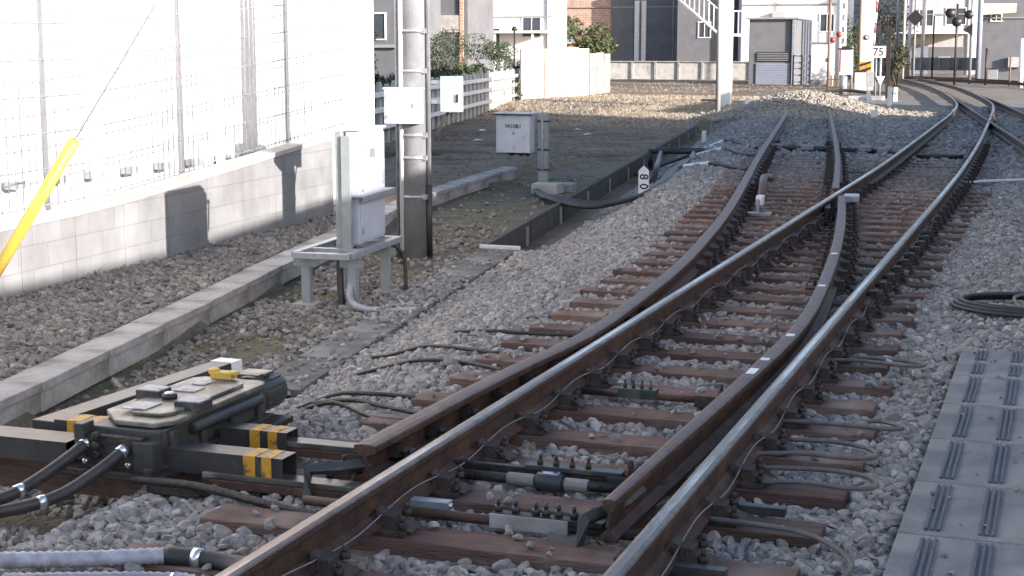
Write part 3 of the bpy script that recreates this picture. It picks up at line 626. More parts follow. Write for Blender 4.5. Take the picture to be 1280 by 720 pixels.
# third : tie bar between E and F
t_ = rodthing('tie_bar', 'grey-brown tie bar with a bolted green-grey joint box, third from the camera between the rails', 7.55, -.55, .33, .02, .018, M_rust)
mb = MB(); mb.box((.37, -.01, .015), (.2, .07, .05), M_motor); subp(t_, mb, 'joint_box')
for k in range(4): mb = MB(); mb.bolt(.3+.045*k, -.01, .04, .01, .045, M_rust); subp(t_, mb, 'bolt', 0)
mb = MB(); mb.box((.75, 0, .0), (.16, .08, .06), M_rust); mb.bolt(.8, 0, .03, .02, .06, M_rust); subp(t_, mb, 'clevis')
# front bracket at the tip of the open blade
def hook(name, label, pts, y, w_, m=M_motor):
    mb = MB()
    mb.tube([Vector(p_) for p_ in pts], w_, m, 4, smooth=False)
    o = mb.build(name, None, .004); tag(o, label, 'bracket'); return o
hook('point_bracket', 'cranked steel bracket from the tip of the open switch blade to the front rod', [(.34, 5.62, .1), (.33, 5.42, .1), (.24, 5.2, .09), (.23, 5.18, .0), (.1, 5.22, .0)], 0, .03)
hook('point_bracket', 'cranked steel bracket at the end of the left siding rail beside the yellow-banded covers', [(-.84, 5.66, .08), (-.90, 5.5, .1), (-1.0, 5.44, .1), (-1.0, 5.42, -.02), (-.98, 5.42, -.06)], 0, .03)
# slide bars crossing below rails from the machine
for (y_, x0, x1, z_, lab) in ((5.5, -1.5, -.62, .03, 'flat grey slide bar under the near yellow-banded cover'), (5.93, -1.5, -.75, .07, 'pale worn slide bar leaving the far yellow-banded cover')):
    mb = MB(); mb.span((x0, y_-.05, z_-.012), (x1, y_+.04, z_+.012), M_cover); mb.span((x0, y_-.055, z_-.05), (x1-.1, y_-.04, z_-.014), M_rust); tag(mb.build('slide_bar', None, .003), lab, 'bar')
hose([(-1.75, 5.32, .02), (-1.5, 5.3, .03), (-1.3, 5.28, .02), (-1.05, 5.24, -.0), (-.8, 5.22, -.02)], .018, M_dark, 'bent dark rod lying in front of the machine behind the cut sleeper', 'bent_rod', 'rod')
mb = MB(); mb.box((-1.55, 5.33, .0), (.25, .06, .05), M_dark); mb.cyl((-1.68, 5.33, .02), (-1.68, 5.33, .07), .02, M_dark, 8); mb.cyl((-1.43, 5.33, .0), (-1.38, 5.33, .0), .03, M_dark, 8); tag(mb.build('rod_joint', None, .005), 'dark greasy rod joint under the near cover of the point machine', 'joint')
# cranks on the S1/S2 side
for (x_, y_, lab) in ((.93, 5.78, 'short grey bar end sticking out beside the right shiny rail, on the middle long sleeper'), (.86, 5.0, 'dark bar end with a washer beside the right shiny rail, nearest the bottom edge')):
    mb = MB(); mb.span((x_-.32, y_-.02, .0), (x_-.05, y_+.025, .035), M_motor); tag(mb.build('rod_end', None, .003), lab, 'rod end')

# bond wires clipped to the rail webs
def wire(pts, r, m, label, name='wire', cat='wire', group=None):
    return hose(pts, r, m, label, name, cat, step=.06, n=6, group=group)
wz = .12
for (xw, lab) in ((-.515, 'thin pale bond wire looping along the inside of the left shiny rail'), (.62, 'thin pale bond wire looping along the outside of the right shiny rail')):
    pts = []
    y = 4.3
    while y < 17:
        pts += [(xw, y, .085), (xw+.012, y+.5, .055)]; y += 1.08
    wire(pts, .003, M_greycab2, lab, 'bond_wire')

# cable loops at sleeper ends right of S2
def loop(p_, label):
    p_ = [p_[0]]+[(a_*1.0, b_, c_+.024) for a_, b_, c_ in p_[1:]]
    hose(p_, .0105, M_greycab, label, 'cable_loop', 'cable', step=.03, n=8)
loop([(.60, 7.2, .03), (.8, 7.17, .02), (1.12, 7.19, .012), (1.17, 7.29, 0), (1.06, 7.42, -.01), (.98, 7.36, -.005)], 'grey cable loop over the fourth sleeper end, with a crossed tail')
loop([(.60, 6.55, .03), (.8, 6.58, .02), (1.0, 6.6, .012), (1.11, 6.7, 0), (1.07, 6.87, -.01), (.9, 6.93, -.005), (.7, 6.92, -.01)], 'grey cable loop in the right gravel over the third sleeper end from the front')
loop([(.72, 6.13, .03), (.9, 6.13, .02), (1.08, 6.12, .015), (1.17, 6.24, 0), (1.10, 6.42, -.01), (.9, 6.45, -.01), (.65, 6.4, -.01)], 'grey cable loop lying widest, beyond the block-ended second sleeper at right')
loop([(.62, 5.56, .03), (.85, 5.5, .02), (1.0, 5.48, .012), (1.13, 5.38, 0), (1.2, 5.25, -.02), (1.14, 5.05, -.02), (.9, 4.95, -.03)], 'grey cable bending off the near sleeper end toward the bottom edge')
loop([(.60, 8.75, .03), (.8, 8.75, .015), (1.02, 8.72, .01), (1.14, 8.85, -.01), (1.02, 9.0, -.02), (.7, 9.02, -.02)], 'grey cable loop farthest up the row beside the right shiny rail')

# cables across the left shoulder
def gpath(pts, lift=.012): return [(x, y, float(gz(x, y))+lift) for x, y in pts]
for i, (pts, lab) in enumerate((
    ([(-2.2, 8.45), (-2.0, 8.33), (-1.7, 8.25), (-1.4, 8.2), (-1.1, 8.05)], 'thin dark cable over the left gravel, upper of those below the rail end'),
    ([(-2.45, 9.2), (-2.2, 8.95), (-1.95, 8.85), (-1.7, 8.65), (-1.3, 8.5)], 'thin brown cable curving over the left gravel, farthest from the machine'),
    ([(-2.05, 7.35), (-1.8, 7.33), (-1.6, 7.28), (-1.3, 7.27), (-1.0, 7.15)], 'dark cable running from behind the motor to the left siding rail'),
    ([(-1.95, 6.95), (-1.7, 7.0), (-1.55, 6.95), (-1.3, 6.75), (-1.05, 6.75)], 'dark cable snaking from the motor end to the siding rail'),
    ([(-1.85, 7.15), (-1.6, 7.1), (-1.35, 7.0), (-1.1, 6.9)], 'dark cable in the middle of the bundle behind the motor'),
    ([(-1.9, 9.3), (-1.6, 9.2), (-1.45, 9.2), (-1.0, 9.25)], 'straight thin dark rod lying near the siding sleeper ends'))):
    hose(gpath(pts, .038), .012, M_dark, lab, 'track_cable', 'cable', n=8, step=.05)
# cables from the post box through the trough and over to the track
for k, (dx, lab) in enumerate(((0, 'black cable hanging over the trough edge, lowest of the bundle'), (.09, 'black cable in the bundle across the trough, middle one'), (.18, 'black cable in the bundle across the trough, upper one'))):
    pts = [(-5.75, 22.2, -.3), (-5.2, 20.9+dx, -.30), (-4.9, 20.3+dx, -.26), (-4.5, 19.9+dx*2, -.29), (-4.1, 19.9+dx*3, -.32), (-3.75, 20.6+dx*3, -.26), (-3.7, 21.6+dx*3, -.2), (-3.95, 23.4+dx*3, -.14), (-4.3, 26+dx*3, -.12)]
    pts = [(x, y, max(z, float(gz(x, y))+.03)) for x, y, z in pts]
    hose(pts, .035, M_rubber, lab, 'trough_cable', 'cable', n=8, step=.12)
for (pts, seg, lab) in (([(-5.6, 27.6), (-4.85, 29.2), (-4.5, 30.1), (-3.9, 29.2), (-3.4, 27.8)], 1, 'cable over the left shoulder beyond, its upper bend wrapped white'),
                        ([(-4.9, 27.2), (-4.5, 27.7), (-4.0, 27.7), (-3.4, 26.4), (-3.0, 25.9)], 1, 'second cable over the left shoulder with a white wrapped crest'),
                        ([(-4.3, 23.9), (-3.9, 24.3), (-3.4, 23.9), (-2.9, 23.3), (-2.6, 22.9)], 1, 'near cable over the left shoulder with a white wrapped start')):
    o = hose(gpath(pts, .05), .032, M_rubber, lab, 'wrapped_cable', 'cable', n=8, step=.1)
    mb = MB(); mb.tube(smooth_path(gpath(pts[1:3], .052), .1), .037, M_white, 8); mb.build('white_wrap', o)
# boxed cable crossing between siding rails
o = hose([(-3.15, 27.9, .0), (-2.7, 27.7, .03), (-2.1, 27.7, .03), (-1.7, 27.9, .0), (-1.1, 27.5, .02), (-.75, 27.0, .02)], .045, M_rubber, 'black cable crossing the siding with four grey saddles', 'crossing_cable', 'cable', n=8, step=.1)
for (x_, y_) in ((-3.05, 27.85), (-2.45, 27.68), (-1.45, 27.7), (-1.1, 27.5)):
    mb = MB(); mb.box((x_, y_, .05), (.22, .3, .08), M_conc); mb.build('cable_saddle', o, .01)
hose([(-.45, 26.5, .02), (-.25, 26.35, .03), (.0, 26.3, .03), (.25, 26.6, .02)], .04, M_rubber, 'black cable crossing between the shiny rails in the distance', 'crossing_cable', 'cable', n=8, step=.1)
o = hose([(.5, 21.2, .0), (.75, 21.7, .01), (1.3, 22.15, .015), (2.2, 22.5, .02), (3.4, 22.6, .02)], .02, M_white, 'white-wrapped cable leaving the right shiny rail toward the right edge', 'wrapped_cable', 'cable', n=8, step=.1)
# coil of spare cable at right
t_ = thing('cable_coil', 'flat coil of spare black cable on the gravel at the right edge', 'cable coil', (1.75, 11.25, -.02))
for k in range(3):
    pts = [((.62-.03*k)*math.cos(q_), (.42-.03*k)*math.sin(q_), .02+.018*k) for q_ in np.linspace(0, 2*math.pi, 40)]
    mb = MB(); mb.tube(pts, .016, M_rubber, 8); mb.build('loop', t_)
mb = MB(); mb.tube(smooth_path([(-.15, -.3, .06), (-.2, .1, .07), (-.05, .35, .06), (.2, .38, .05)], .05), .012, M_greycab, 8); mb.build('tail', t_)

# ------------------------------------------------------------------ relay cabinet on its steel stand
zl = -.35; TH = .46
t = thing('relay_cabinet_stand', 'grey steel four-legged stand holding the tall white cabinet beside the trough', 'stand', (-3.92, 11.93, zl), R(5))
hx, hy = .245, .62
mb = MB()
for (x_, y_, sx, sy) in ((0, -hy, 2*hx, .07), (0, hy, 2*hx, .07), (-hx, 0, .07, 2*hy), (hx, 0, .07, 2*hy), (0, .25, 2*hx, .05), (0, -.3, 2*hx, .05)): mb.box((x_, y_, TH-.006*(sx > .1)), (sx-.001, sy, .05), M_galv)
part(mb, 'frame', .003)
for sx in (-1, 1):
    for sy in (-1, 1):
        mb = MB(); x_, y_ = sx*(hx-.04), sy*(hy-.13 if sy < 0 else hy-.3)
        mb.box((x_, y_, .22), (.075, .006, .42), M_greypaint); mb.box((x_-sx*.035, y_+.035, .22), (.006, .07, .42), M_greypaint); mb.box((x_+sx*.035, y_+.035, .22), (.006, .07, .42), M_greypaint)
        mb.box((x_-.07, y_-.004, .38), (.07, .006, .07), M_greypaint); mb.box((x_+.07, y_-.004, .38), (.07, .006, .07), M_greypaint)
        o = part(mb, 'leg', .002); mb = MB(); mb.box((x_, y_+.03, .01), (.2, .2, .05), M_conc); mb.build('foot_pad', o, .006)
ct = thing('relay_cabinet', 'tall white relay cabinet with grey back panel on the steel stand', 'cabinet', (-3.92, 11.93, zl+TH+.02), R(5))
t = ct
mb = MB(); mb.span((.07, -.24, .03), (.19, .38, .98), M_cab_shade); part(mb, 'cabinet_body', .008)
mb = MB(); mb.span((.19, -.22, .06), (.205, .36, .95), M_cab_shade); dr = part(mb, 'door', .004)
mb = MB(); mb.span((.205, .28, .5), (.22, .31, .62), M_galv); mb.build('handle', dr, .002)
for z_ in (.15, .5, .85): mb = MB(); mb.cyl((.208, -.21, z_-.03), (.208, -.21, z_+.03), .009, M_galv, 8); mb.build('hinge', dr)
mb = MB(); mb.span((.205, -.02, .74), (.2065, .12, .82), M_galv); mb.build('plate', dr)
mb = MB(); mb.span((.0, -.3, .0), (.055, -.24, .98), M_greypaint); mb.span((-.01, -.23, .02), (.06, .34, .97), M_greypaint); part(mb, 'back_panel', .004)
for (x_, y_) in ((.1, -.3), (.12, .45)):
    mb = MB(); mb.box((x_, y_, .47), (.08, .045, .94), M_greypaint); part(mb, 'upright', .003)
mb = MB(); mb.span((.06, -.30, .43), (.25, .52, .445), M_galv); mb.span((.245, -.30, .39), (.252, .52, .43), M_galv); part(mb, 'belt_angle', .002)
mb = MB(); mb.span((.04, -.26, .98), (.21, .40, 1.0), M_cab_shade); part(mb, 'top_cap', .004)
mb = MB(); mb.box((.12, .47, .84), (.03, .16, .03), M_galv); mb.cyl((.12, .54, .84), (.14, .5, .55), .012, M_galv, 8); part(mb, 'bracket_arm', .002)
hose([(-3.72, 11.55, .1), (-3.70, 11.50, -.1), (-3.66, 11.4, -.26), (-3.50, 11.30, -.31), (-3.28, 11.32, -.325), (-3.03, 11.33, -.3)], .028, M_flex, 'pale ribbed conduit curving from the cabinet stand onto the gravel', rib=.08, step=.015)
hose([(-3.80, 11.50, .1), (-3.79, 11.48, -.15), (-3.76, 11.45, -.34)], .03, M_rubber, 'black hose hanging straight down under the cabinet stand')
hose([(-3.75, 12.4, .1), (-3.66, 12.5, -.05), (-3.62, 12.45, -.34)], .018, M_rubber, 'thin black cable hanging at the far leg of the cabinet stand')

# ------------------------------------------------------------------ concrete pole
PX, PY = -4.46, 14.62
t = thing('utility_pole', 'tall round concrete pole with conduits behind the relay cabinet', 'utility pole', (PX, PY, zl))
mb = MB(); mb.tube([(0, 0, -.1), (0, 0, 4), (0, 0, 9)], [.145, .13, .11], M_polec, 24); part(mb, 'shaft', 0)
for (dx, dy, r_, z0, z1, m_, nm) in ((-.15, -.07, .02, .0, 7, M_galv, 'conduit'), (-.085, -.125, .022, .08, 7, M_white, 'conduit'), (.165, .0, .024, .45, 7, M_galv, 'conduit'), (.165, .0, .032, 0, .75, M_rubber, 'conduit')):
    mb = MB(); mb.cyl((dx, dy, z0), (dx, dy, z1), r_, m_, 12); part(mb, nm, 0)
for z_ in (.62, 1.02, 1.25, 1.9, 2.3, 2.75, 3.1):
    mb = MB(); mb.cyl((0, 0, z_), (0, 0, z_+.03), .152, M_galv, 24); mb.box((.14, -.06, z_+.015), (.06, .04, .05), M_galv); part(mb, 'band_clamp', 0)
mb = MB(); mb.box((-.02, -.21, 1.56), (.36, .16, .34), M_white); mb.box((-.02, -.21, 1.74), (.38, .18, .02), M_whitebox); mb.box((-.02, -.292, 1.56), (.33, .006, .31), M_whitebox); mb.box((.12, -.298, 1.57), (.015, .012, .05), M_galv); mb.box((-.17, -.298, 1.66), (.02, .01, .04), M_galv); mb.box((-.17, -.298, 1.46), (.02, .01, .04), M_galv); part(mb, 'junction_box', .01, 'white junction box strapped to the pole')
M_mint = mat('pale green paint', (.42, .52, .48), (.36, .46, .43), .45, 3)
mb = MB(); mb.box((.40, .05, 1.68), (.2, .14, .36), M_mint); mb.box((.26, .02, 1.6), (.14, .04, .04), M_galv); mb.box((.26, .02, 1.8), (.14, .04, .04), M_galv); mb.cyl((.36, .05, 1.5), (.22, .05, 1.25), .015, M_rubber, 8); part(mb, 'meter_box', .01, 'pale green box on an arm of the pole')
mb = MB(); mb.box((.49, -.025, 1.64), (.02, .02, .08), M_dark); part(mb, 'box_latch', .002)

# small post with instrument box
t = thing('instrument_box_post', 'grey post carrying a square white instrument box with small black lettering', 'instrument box', (-5.62, 22.3, zl), 0)
mb = MB(); mb.box((0, 0, .58), (.15, .1, 1.16), M_greypaint); mb.cyl((.0, -.06, .3), (.0, -.06, 1.1), .02, M_galv, 8); part(mb, 'post', .006)
for z_ in (.32, .62, 1.05): mb = MB(); mb.box((0, 0, z_), (.17, .12, .025), M_dark); part(mb, 'clamp', .002)
mb = MB(); mb.box((-.44, -.03, .86), (.54, .26, .58), M_whitebox); bx = part(mb, 'box', .01)
mb = MB(); mb.box((-.43, -.03, 1.165), (.62, .34, .03), M_whitebox); mb.box((-.43, -.2, 1.15), (.62, .005, .02), M_dark); part(mb, 'lid', .004, par=bx)
mb = MB(); mb.box((-.4, 0, .55), (.36, .03, .03), M_dark)
for x_ in (-.5, -.35, -.24): mb.cyl((x_, -.03, .52), (x_, -.03, .57), .03, M_dark, 10)
part(mb, 'cable_gland', .002)
Mx = Matrix.Translation((-.43, -.163, .97)) @ Matrix.Rotation(R(90), 4, 'X')
text_mesh('W10B1', .085, M_letter, bx, Mx); text_mesh('1P', .055, M_letter, bx, Matrix.Translation((-.43, -.163, .86)) @ Matrix.Rotation(R(90), 4, 'X'))
mb = MB(); mb.box((-5.42, 21.9, -.28), (.4, .35, .16), M_conc2); mb.box((-5.30, 22.3, -.3), (.34, .3, .14), M_conc); tag(mb.build('concrete_block', None, .01), 'small concrete block at the foot of the instrument post', 'block')

# distance post reading 80
t = thing('number_post', 'small white pointed board with black 80 standing at the gravel foot', 'number post', (-3.86, 21.6, -.33), R(8))
mb = MB(); mb.add([(-.075, -.012, 0), (.075, -.012, 0), (.075, -.012, .38), (0, -.012, .45), (-.075, -.012, .38), (-.075, .012, 0), (.075, .012, 0), (.075, .012, .38), (0, .012, .45), (-.075, .012, .38)],
       [(0, 1, 2, 3, 4), (9, 8, 7, 6, 5), (0, 5, 6, 1), (1, 6, 7, 2), (2, 7, 8, 3), (3, 8, 9, 4), (4, 9, 5, 0)], M_white); part(mb, 'board', .002)
for ch, z_ in (('8', .29), ('0', .15)):
    text_mesh(ch, .17, M_letter, t, Matrix.Translation((0, -.014, z_)) @ Matrix.Rotation(R(90), 4, 'X') @ Matrix.Rotation(R(-90), 4, 'Z'))
# iron cable frame at trough
t = thing('iron_frame', 'black iron frame leading cables out of the trough, behind the number post', 'cable frame', (-4.9, 28.0, -.4), R(8))
for (a_, b_) in (((-.5, 0, .3), (.55, 0, .3)), ((-.5, .5, .3), (.55, .5, .3)), ((-.5, 0, .3), (-.5, .5, .3)), ((.55, 0, .3), (.55, .5, .3)), ((-.5, 0, .3), (-.5, 0, 0)), ((.55, 0, .3), (.55, 0, 0)), ((-.3, -.1, .28), (-.1, -3.2, -.0)), ((.3, -.1, .28), (.5, -3.4, .15))):
    mb = MB(); mb.tube([a_, b_], .05, M_black, 6); part(mb, 'bar', 0)
# white marker stakes
for (px, py, h, w_, lab) in ((880, 158, .3, .11, 'white square marker stake beside the grey pole foot'), (934, 137, .33, .14, 'white stake at the left foot of the gravel mound'), (1092, 151, .22, .16, 'white blocky stake at the right foot of the gravel mound, nearer of two'), (1085, 140, .42, .12, 'taller white stake at the right foot of the gravel mound, farther of two'), (1111, 140, .62, .12, 'slim tall white stake right of the mound'), (1119, 126, .5, .14, 'white stake with a black dot, right of the slim one')):
    g = G(px, py, -.1); g.z = float(gz(g.x, g.y)); mb = MB(); mb.box((0, 0, h/2), (w_, w_, h), M_white); mb.box((0, 0, h+.01), (w_*.8, w_*.8, .02), M_white)
    if 'dot' in lab: mb.cyl((0, -w_/2-.002, h*.6), (0, -w_/2-.01, h*.6), .035, M_letter, 12)
    o = mb.build('marker_stake', None, .01); o.location = g; o.rotation_euler = (0, R(random.uniform(-3, 3)), .2); tag(o, lab, 'marker stake')

# yellow guy-wire cover
p0 = W(-40, 400, 8.2); p1 = W(93, 176, 8.2); dd = (p1-p0); p2 = p0+dd*3.2
t = thing('guy_wire', 'leaning guy wire in a bright yellow plastic sleeve at the left edge', 'guy wire', p0)
mb = MB(); mb.cyl((0, 0, 0), dd, .037, M_yellow2, 16); part(mb, 'yellow_sleeve', 0)
for k in range(26):
    a_ = dd*(k/26+.01); mb_ = None
mb = MB(); mb.cyl(dd*-.5, dd*3.2, .006, M_galv, 6); part(mb, 'wire', 0)

# ------------------------------------------------------------------ left wall, mesh fence, white building
def wx(y): return -6.12-.055*(y-11.5)
wtop = lambda y: float(np.interp(y, [7, 11.5, 17.3], [.33, .38, .76]))
t = thing('block_wall', 'low sunlit concrete block wall along the left, topped by a white mesh fence', 'wall', (0, 0, 0))
yy = list(np.arange(5.5, 17.4, .8)); 
for i in range(len(yy)-1):
    a_, b_ = yy[i], yy[i+1]; mb = MB()
    vs_ = []
    for y_ in (a_+.004, b_-.004):
        for dx in (-.2, 0): vs_ += [(wx(y_)+dx, y_, -.4), (wx(y_)+dx, y_, wtop(y_))]
    mb.add(vs_, [(0, 1, 3, 2), (4, 6, 7, 5), (2, 3, 7, 6), (0, 4, 5, 1), (1, 5, 7, 3), (0, 2, 6, 4)], M_blockwall); part(mb, 'wall_panel', .006)
mb = MB()
for i in range(len(yy)-1):
    a_, b_ = yy[i], yy[i+1]
    mb.add([(wx(a_)-.22, a_, wtop(a_)+.002), (wx(a_)+.02, a_, wtop(a_)+.002), (wx(b_)+.02, b_, wtop(b_)+.002), (wx(b_)-.22, b_, wtop(b_)+.002), (wx(a_)-.22, a_, wtop(a_)+.05), (wx(a_)+.02, a_, wtop(a_)+.05), (wx(b_)+.02, b_, wtop(b_)+.05), (wx(b_)-.22, b_, wtop(b_)+.05)],
           [(0, 3, 2, 1), (4, 5, 6, 7), (0, 1, 5, 4), (1, 2, 6, 5), (2, 3, 7, 6), (3, 0, 4, 7)], M_block)
part(mb, 'coping', 0)
t = thing('mesh_fence', 'tall white steel mesh fence standing on the block wall', 'fence', (0, 0, 0))
for y_ in (7.6, 9.6, 11.55, 13.9, 16.35):
    mb = MB(); mb.box((wx(y_)-.05, y_, wtop(y_)+1.55), (.06, .07, 3.1), M_white); mb.box((wx(y_)-.05, y_, wtop(y_)+.06), (.14, .14, .02), M_white); part(mb, 'post', .003)
mb = MB(); 
for y_ in np.arange(5.6, 17.3, .1): mb.cyl((wx(y_)-.09, y_, wtop(y_)+.1), (wx(y_)-.09, y_, wtop(y_)+3.0), .006, M_galv, 4)
for z_ in np.arange(.12, 3.0, .3): mb.tube([(wx(y_)-.095, y_, wtop(y_)+z_) for y_ in (5.6, 8, 11.5, 14, 17.3)], .007, M_galv, 4)
part(mb, 'mesh_panel', 0)
def building(name, label, lo, hi, m, group=None, rz=0): 
    t_ = thing(name, label, 'building', ((lo[0]+hi[0])/2, lo[1], lo[2]), rz, group); mb = MB()
    x = (hi[0]-lo[0])/2; mb.span((-x, 0, 0), (x, hi[1]-lo[1], hi[2]-lo[2]), m); mb.build('wall', t_, .01); return t_
t = building('white_building', 'white clad building right behind the mesh fence at the far left', (-14, 2, -.4), (-6.95, 19.1, 6.5), M_wallwhite)
mb = MB()
for k in range(85): mb.box((3.535, .2+k*.2, 3.6), (.02, .05, 6.4), M_wallwhite)
part(mb, 'cladding_ribs', 0)
mb = MB(); mb.span((-3.7, -.15, 6.9), (3.75, 17.25, 7.05), M_galv); part(mb, 'roof', .02)
for k in range(14): mb = MB(); mb.box((3.62, 7.5+k*.6, 1.0), (.12, .16, .07), M_greypaint); part(mb, 'bracket', .004)

# ------------------------------------------------------------------ picket fence of concrete posts
A0 = Vector((-11.2, 25.2)); A1 = Vector((-18.3, 57.2)); dA = A1-A0; LA = dA.length; ang = math.atan2(dA.y, dA.x)
t = thing('picket_fence', 'grey concrete picket fence with three pale rails in the shade behind the pole', 'fence', (A0.x, A0.y, -.36), ang)
np_ = 40
for k in range(np_):
    x_ = LA*k/(np_-1); mb = MB(); hh = 1.32+.03*math.sin(k*3.3); mb.box((x_, 0, hh/2), (.3, .1, hh), M_conc2); mb.box((x_, 0, hh+.03), (.22, .08, .06), M_conc2); part(mb, 'picket', .012)
for z_ in (.42, .8, 1.14):
    mb = MB(); mb.box((LA/2, -.12, z_), (LA+.3, .09, .11), M_white); part(mb, 'rail', .01)
# boarded fence in full sun
B0 = Vector((-18.3, 57.4)); B1 = Vector((-17.3, 67.5)); 
def fence_run(px0, px1, pyb, n_, top, label, m_, name, Yd0, Yd1, grp=None):
    a_ = W(px0, pyb, Yd0); b_ = W(px1, pyb-6, Yd1); d_ = Vector((b_.x-a_.x, b_.y-a_.y)); L = d_.length
    t_ = thing(name, label, 'fence', (a_.x, a_.y, -.3), math.atan2(d_.y, d_.x), grp)
    for k in range(n_):
        mb = MB(); mb.box((L*(k+.5)/n_, random.uniform(-.02, .02), top/2+random.uniform(-.03, .03)), (L/n_*random.uniform(.9, .96), .05, top), m_); mb.build('board', t_, .01)
    mb = MB(); mb.box((L/2, .07, top*.75), (L, .06, .1), m_); mb.box((L/2, .07, top*.25), (L, .06, .1), m_); mb.build('back_rail', t_); return t_
fence_run(650, 736, 130, 6, 2.1, 'tall white board fence in full sun beyond the picket fence', M_timberfence, 'board_fence', 56, 62)
fence_run(737, 762, 124, 3, 1.9, 'short shaded run at the right end of the white fence, its shade coloured grey', M_conc, 'board_fence', 62.2, 66)  # shaded end of the white fence, shade put into the grey colour

# ------------------------------------------------------------------ background builder
def fbox(name, label, cat, px0, px1, py0, Y, depth, m, zb=-.2, rz=0., partname='wall', pyb=None):
    a_ = W(px0, 60, Y); b_ = W(px1, 60, Y); top = W((px0+px1)/2, py0, Y).z
    if pyb is not None: zb = W((px0+px1)/2, pyb, Y).z
    t_ = thing(name, label, cat, ((a_.x+b_.x)/2, Y, zb), rz); wd = b_.x-a_.x
    mb = MB(); mb.span((-wd/2, 0, 0), (wd/2, depth, top-zb), m); mb.build(partname, t_, .02); t_['w'] = wd; t_['h'] = top-zb; del t_['w'], t_['h']
    return t_, wd, top-zb
def win(t_, x, z, w_, h_, y=-.03, frame=M_white, glass=M_glass):
    mb = MB(); 
    for (cx_, cz_, sx, sz) in ((x, z+h_/2, w_+.1, .06), (x, z-h_/2, w_+.1, .06), (x-w_/2, z, .06, h_), (x+w_/2, z, .06, h_), (x, z, .04, h_)): mb.box((cx_, y, cz_), (sx, .08, sz), frame)
    f = mb.build('window', t_, .004); mb = MB(); mb.box((x, y+.02, z), (w_, .02, h_), glass); mb.build('pane', f); return f
def gable(t_, wd, dp, z, rise, m, over=.4, nm='roof'):
    mb = MB(); a_ = -over; x = wd/2+over
    vs_ = [(-x, a_, z), (x, a_, z), (x, dp-a_, z), (-x, dp-a_, z), (-x, dp/2, z+rise), (x, dp/2, z+rise)]
    mb.add(vs_, [(0, 1, 5, 4), (2, 3, 4, 5), (1, 2, 5), (3, 0, 4), (0, 3, 2, 1)], m); return mb.build(nm, t_)
M_roof = mat('grey roof tile', (.14, .14, .15), (.1, .1, .11), .7, 3, 0, .3, 20)
# shaded house behind the picket fence
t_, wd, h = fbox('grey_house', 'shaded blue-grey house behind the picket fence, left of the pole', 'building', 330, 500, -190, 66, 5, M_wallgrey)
win(t_, wd*.0, 3.0, 2.2, 1.2); win(t_, wd*.3, 3.0, 1.4, 1.2); mb = MB(); mb.box((0, -.1, 2.1), (wd, .25, .14), M_greypaint); mb.build('eave', t_); mb = MB(); mb.box((wd/2+.05, 0, 1.8), (.1, .1, 4), M_greypaint); mb.build('downpipe', t_)
gable(t_, wd, 5, h, 2.2, M_roof)
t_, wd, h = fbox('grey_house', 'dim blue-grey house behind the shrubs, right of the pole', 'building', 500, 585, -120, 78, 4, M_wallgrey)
mb = MB(); mb.box((0, -.06, 3.3), (wd*.8, .12, .9), M_conc2); mb.build('balcony', t_); win(t_, -wd*.2, 1.9, 1.2, 1.1); mb = MB(); mb.box((wd*.42, -.1, 2.5), (.2, .1, 5), M_brick); mb.build('column', t_); gable(t_, wd, 4, h, 2, M_roof)
# sunlit white house centre left
t_, wd, h = fbox('white_house', 'sunlit white house above the board fence with a small lamp post in front', 'building', 600, 690, -60, 92, 3, M_wallwhite)
win(t_, -wd*.32, 2.6, 1.0, 1.3); win(t_, wd*.22, 3.3, 1.2, 1.2)
mb = MB(); mb.box((.2, -.7, 3.0), (wd*.9, 1.4, .15), M_white); mb.build('canopy', t_)
for x_ in (-.2, .32): mb = MB(); mb.box((wd*x_, -1.2, 1.5), (.12, .12, 3), M_white); mb.build('porch_post', t_)
gable(t_, wd, 3, h, 2, M_roof)
g = W(643, 60, 85); mb = MB(); mb.cyl((0, 0, 0), (0, 0, 3.0), .05, M_dark, 10); t_ = thing('lamp_post', 'thin dark lamp post in front of the white house', 'lamp post', (g.x, 85, -.2)); mb.build('pole', t_); mb = MB(); mb.cyl((0, 0, 3.0), (0, 0, 3.25), .2, M_dark, 12, .1); mb.build('lamp_head', t_)
# brick house
t_, wd, h = fbox('brick_house', 'pale red brick house with grey panels in the middle distance', 'building', 680, 852, -80, 104, 4, M_brick)
mb = MB(); mb.box((wd*.08, -.05, 2.8), (wd*.16, .1, 5.6), M_wallgrey); mb.build('wall_panel', t_); mb = MB(); mb.box((wd*.37, -.05, 2.8), (wd*.24, .1, 5.6), M_wallgrey); mb.build('wall_panel', t_)
for x_ in (.185, .235): mb = MB(); mb.box((wd*x_, -.18, 2.6), (.32, .16, 5.2), M_white); mb.build('downpipe', t_, .02)
gable(t_, wd, 4, h, 2, M_roof)
# outside stair rail
a_ = W(838, -10, 98); b_ = W(900, 44, 98); c_ = W(935, 44, 98)
t_ = thing('stair_rail', 'white baluster rail of an outside stair beside the brick house', 'railing', (a_.x, 98, b_.z))
for k in range(17):
    f = k/16; x_ = (c_.x-a_.x)*f; z_ = max(0, (a_.z-b_.z)*(1-f*1.5)); mb = MB(); mb.box((x_, 0, z_+.75), (.05, .05, 1.5), M_white); mb.build('baluster', t_)
mb = MB(); mb.tube([(0, 0, a_.z-b_.z), (b_.x-a_.x, 0, 0), (c_.x-a_.x, 0, 0)], .1, M_white, 6); mb.build('stringer', t_); mb = MB(); mb.tube([(0, 0, a_.z-b_.z+1.5), (b_.x-a_.x, 0, 1.5), (c_.x-a_.x, 0, 1.5)], .05, M_white, 6); mb.build('handrail', t_)
t_, wd, h = fbox('stair_block', 'dark shaded stairwell block under the outside stair', 'building', 846, 915, -40, 101, 2, M_wallgrey); win(t_, 0, 3.2, .8, 1.0)
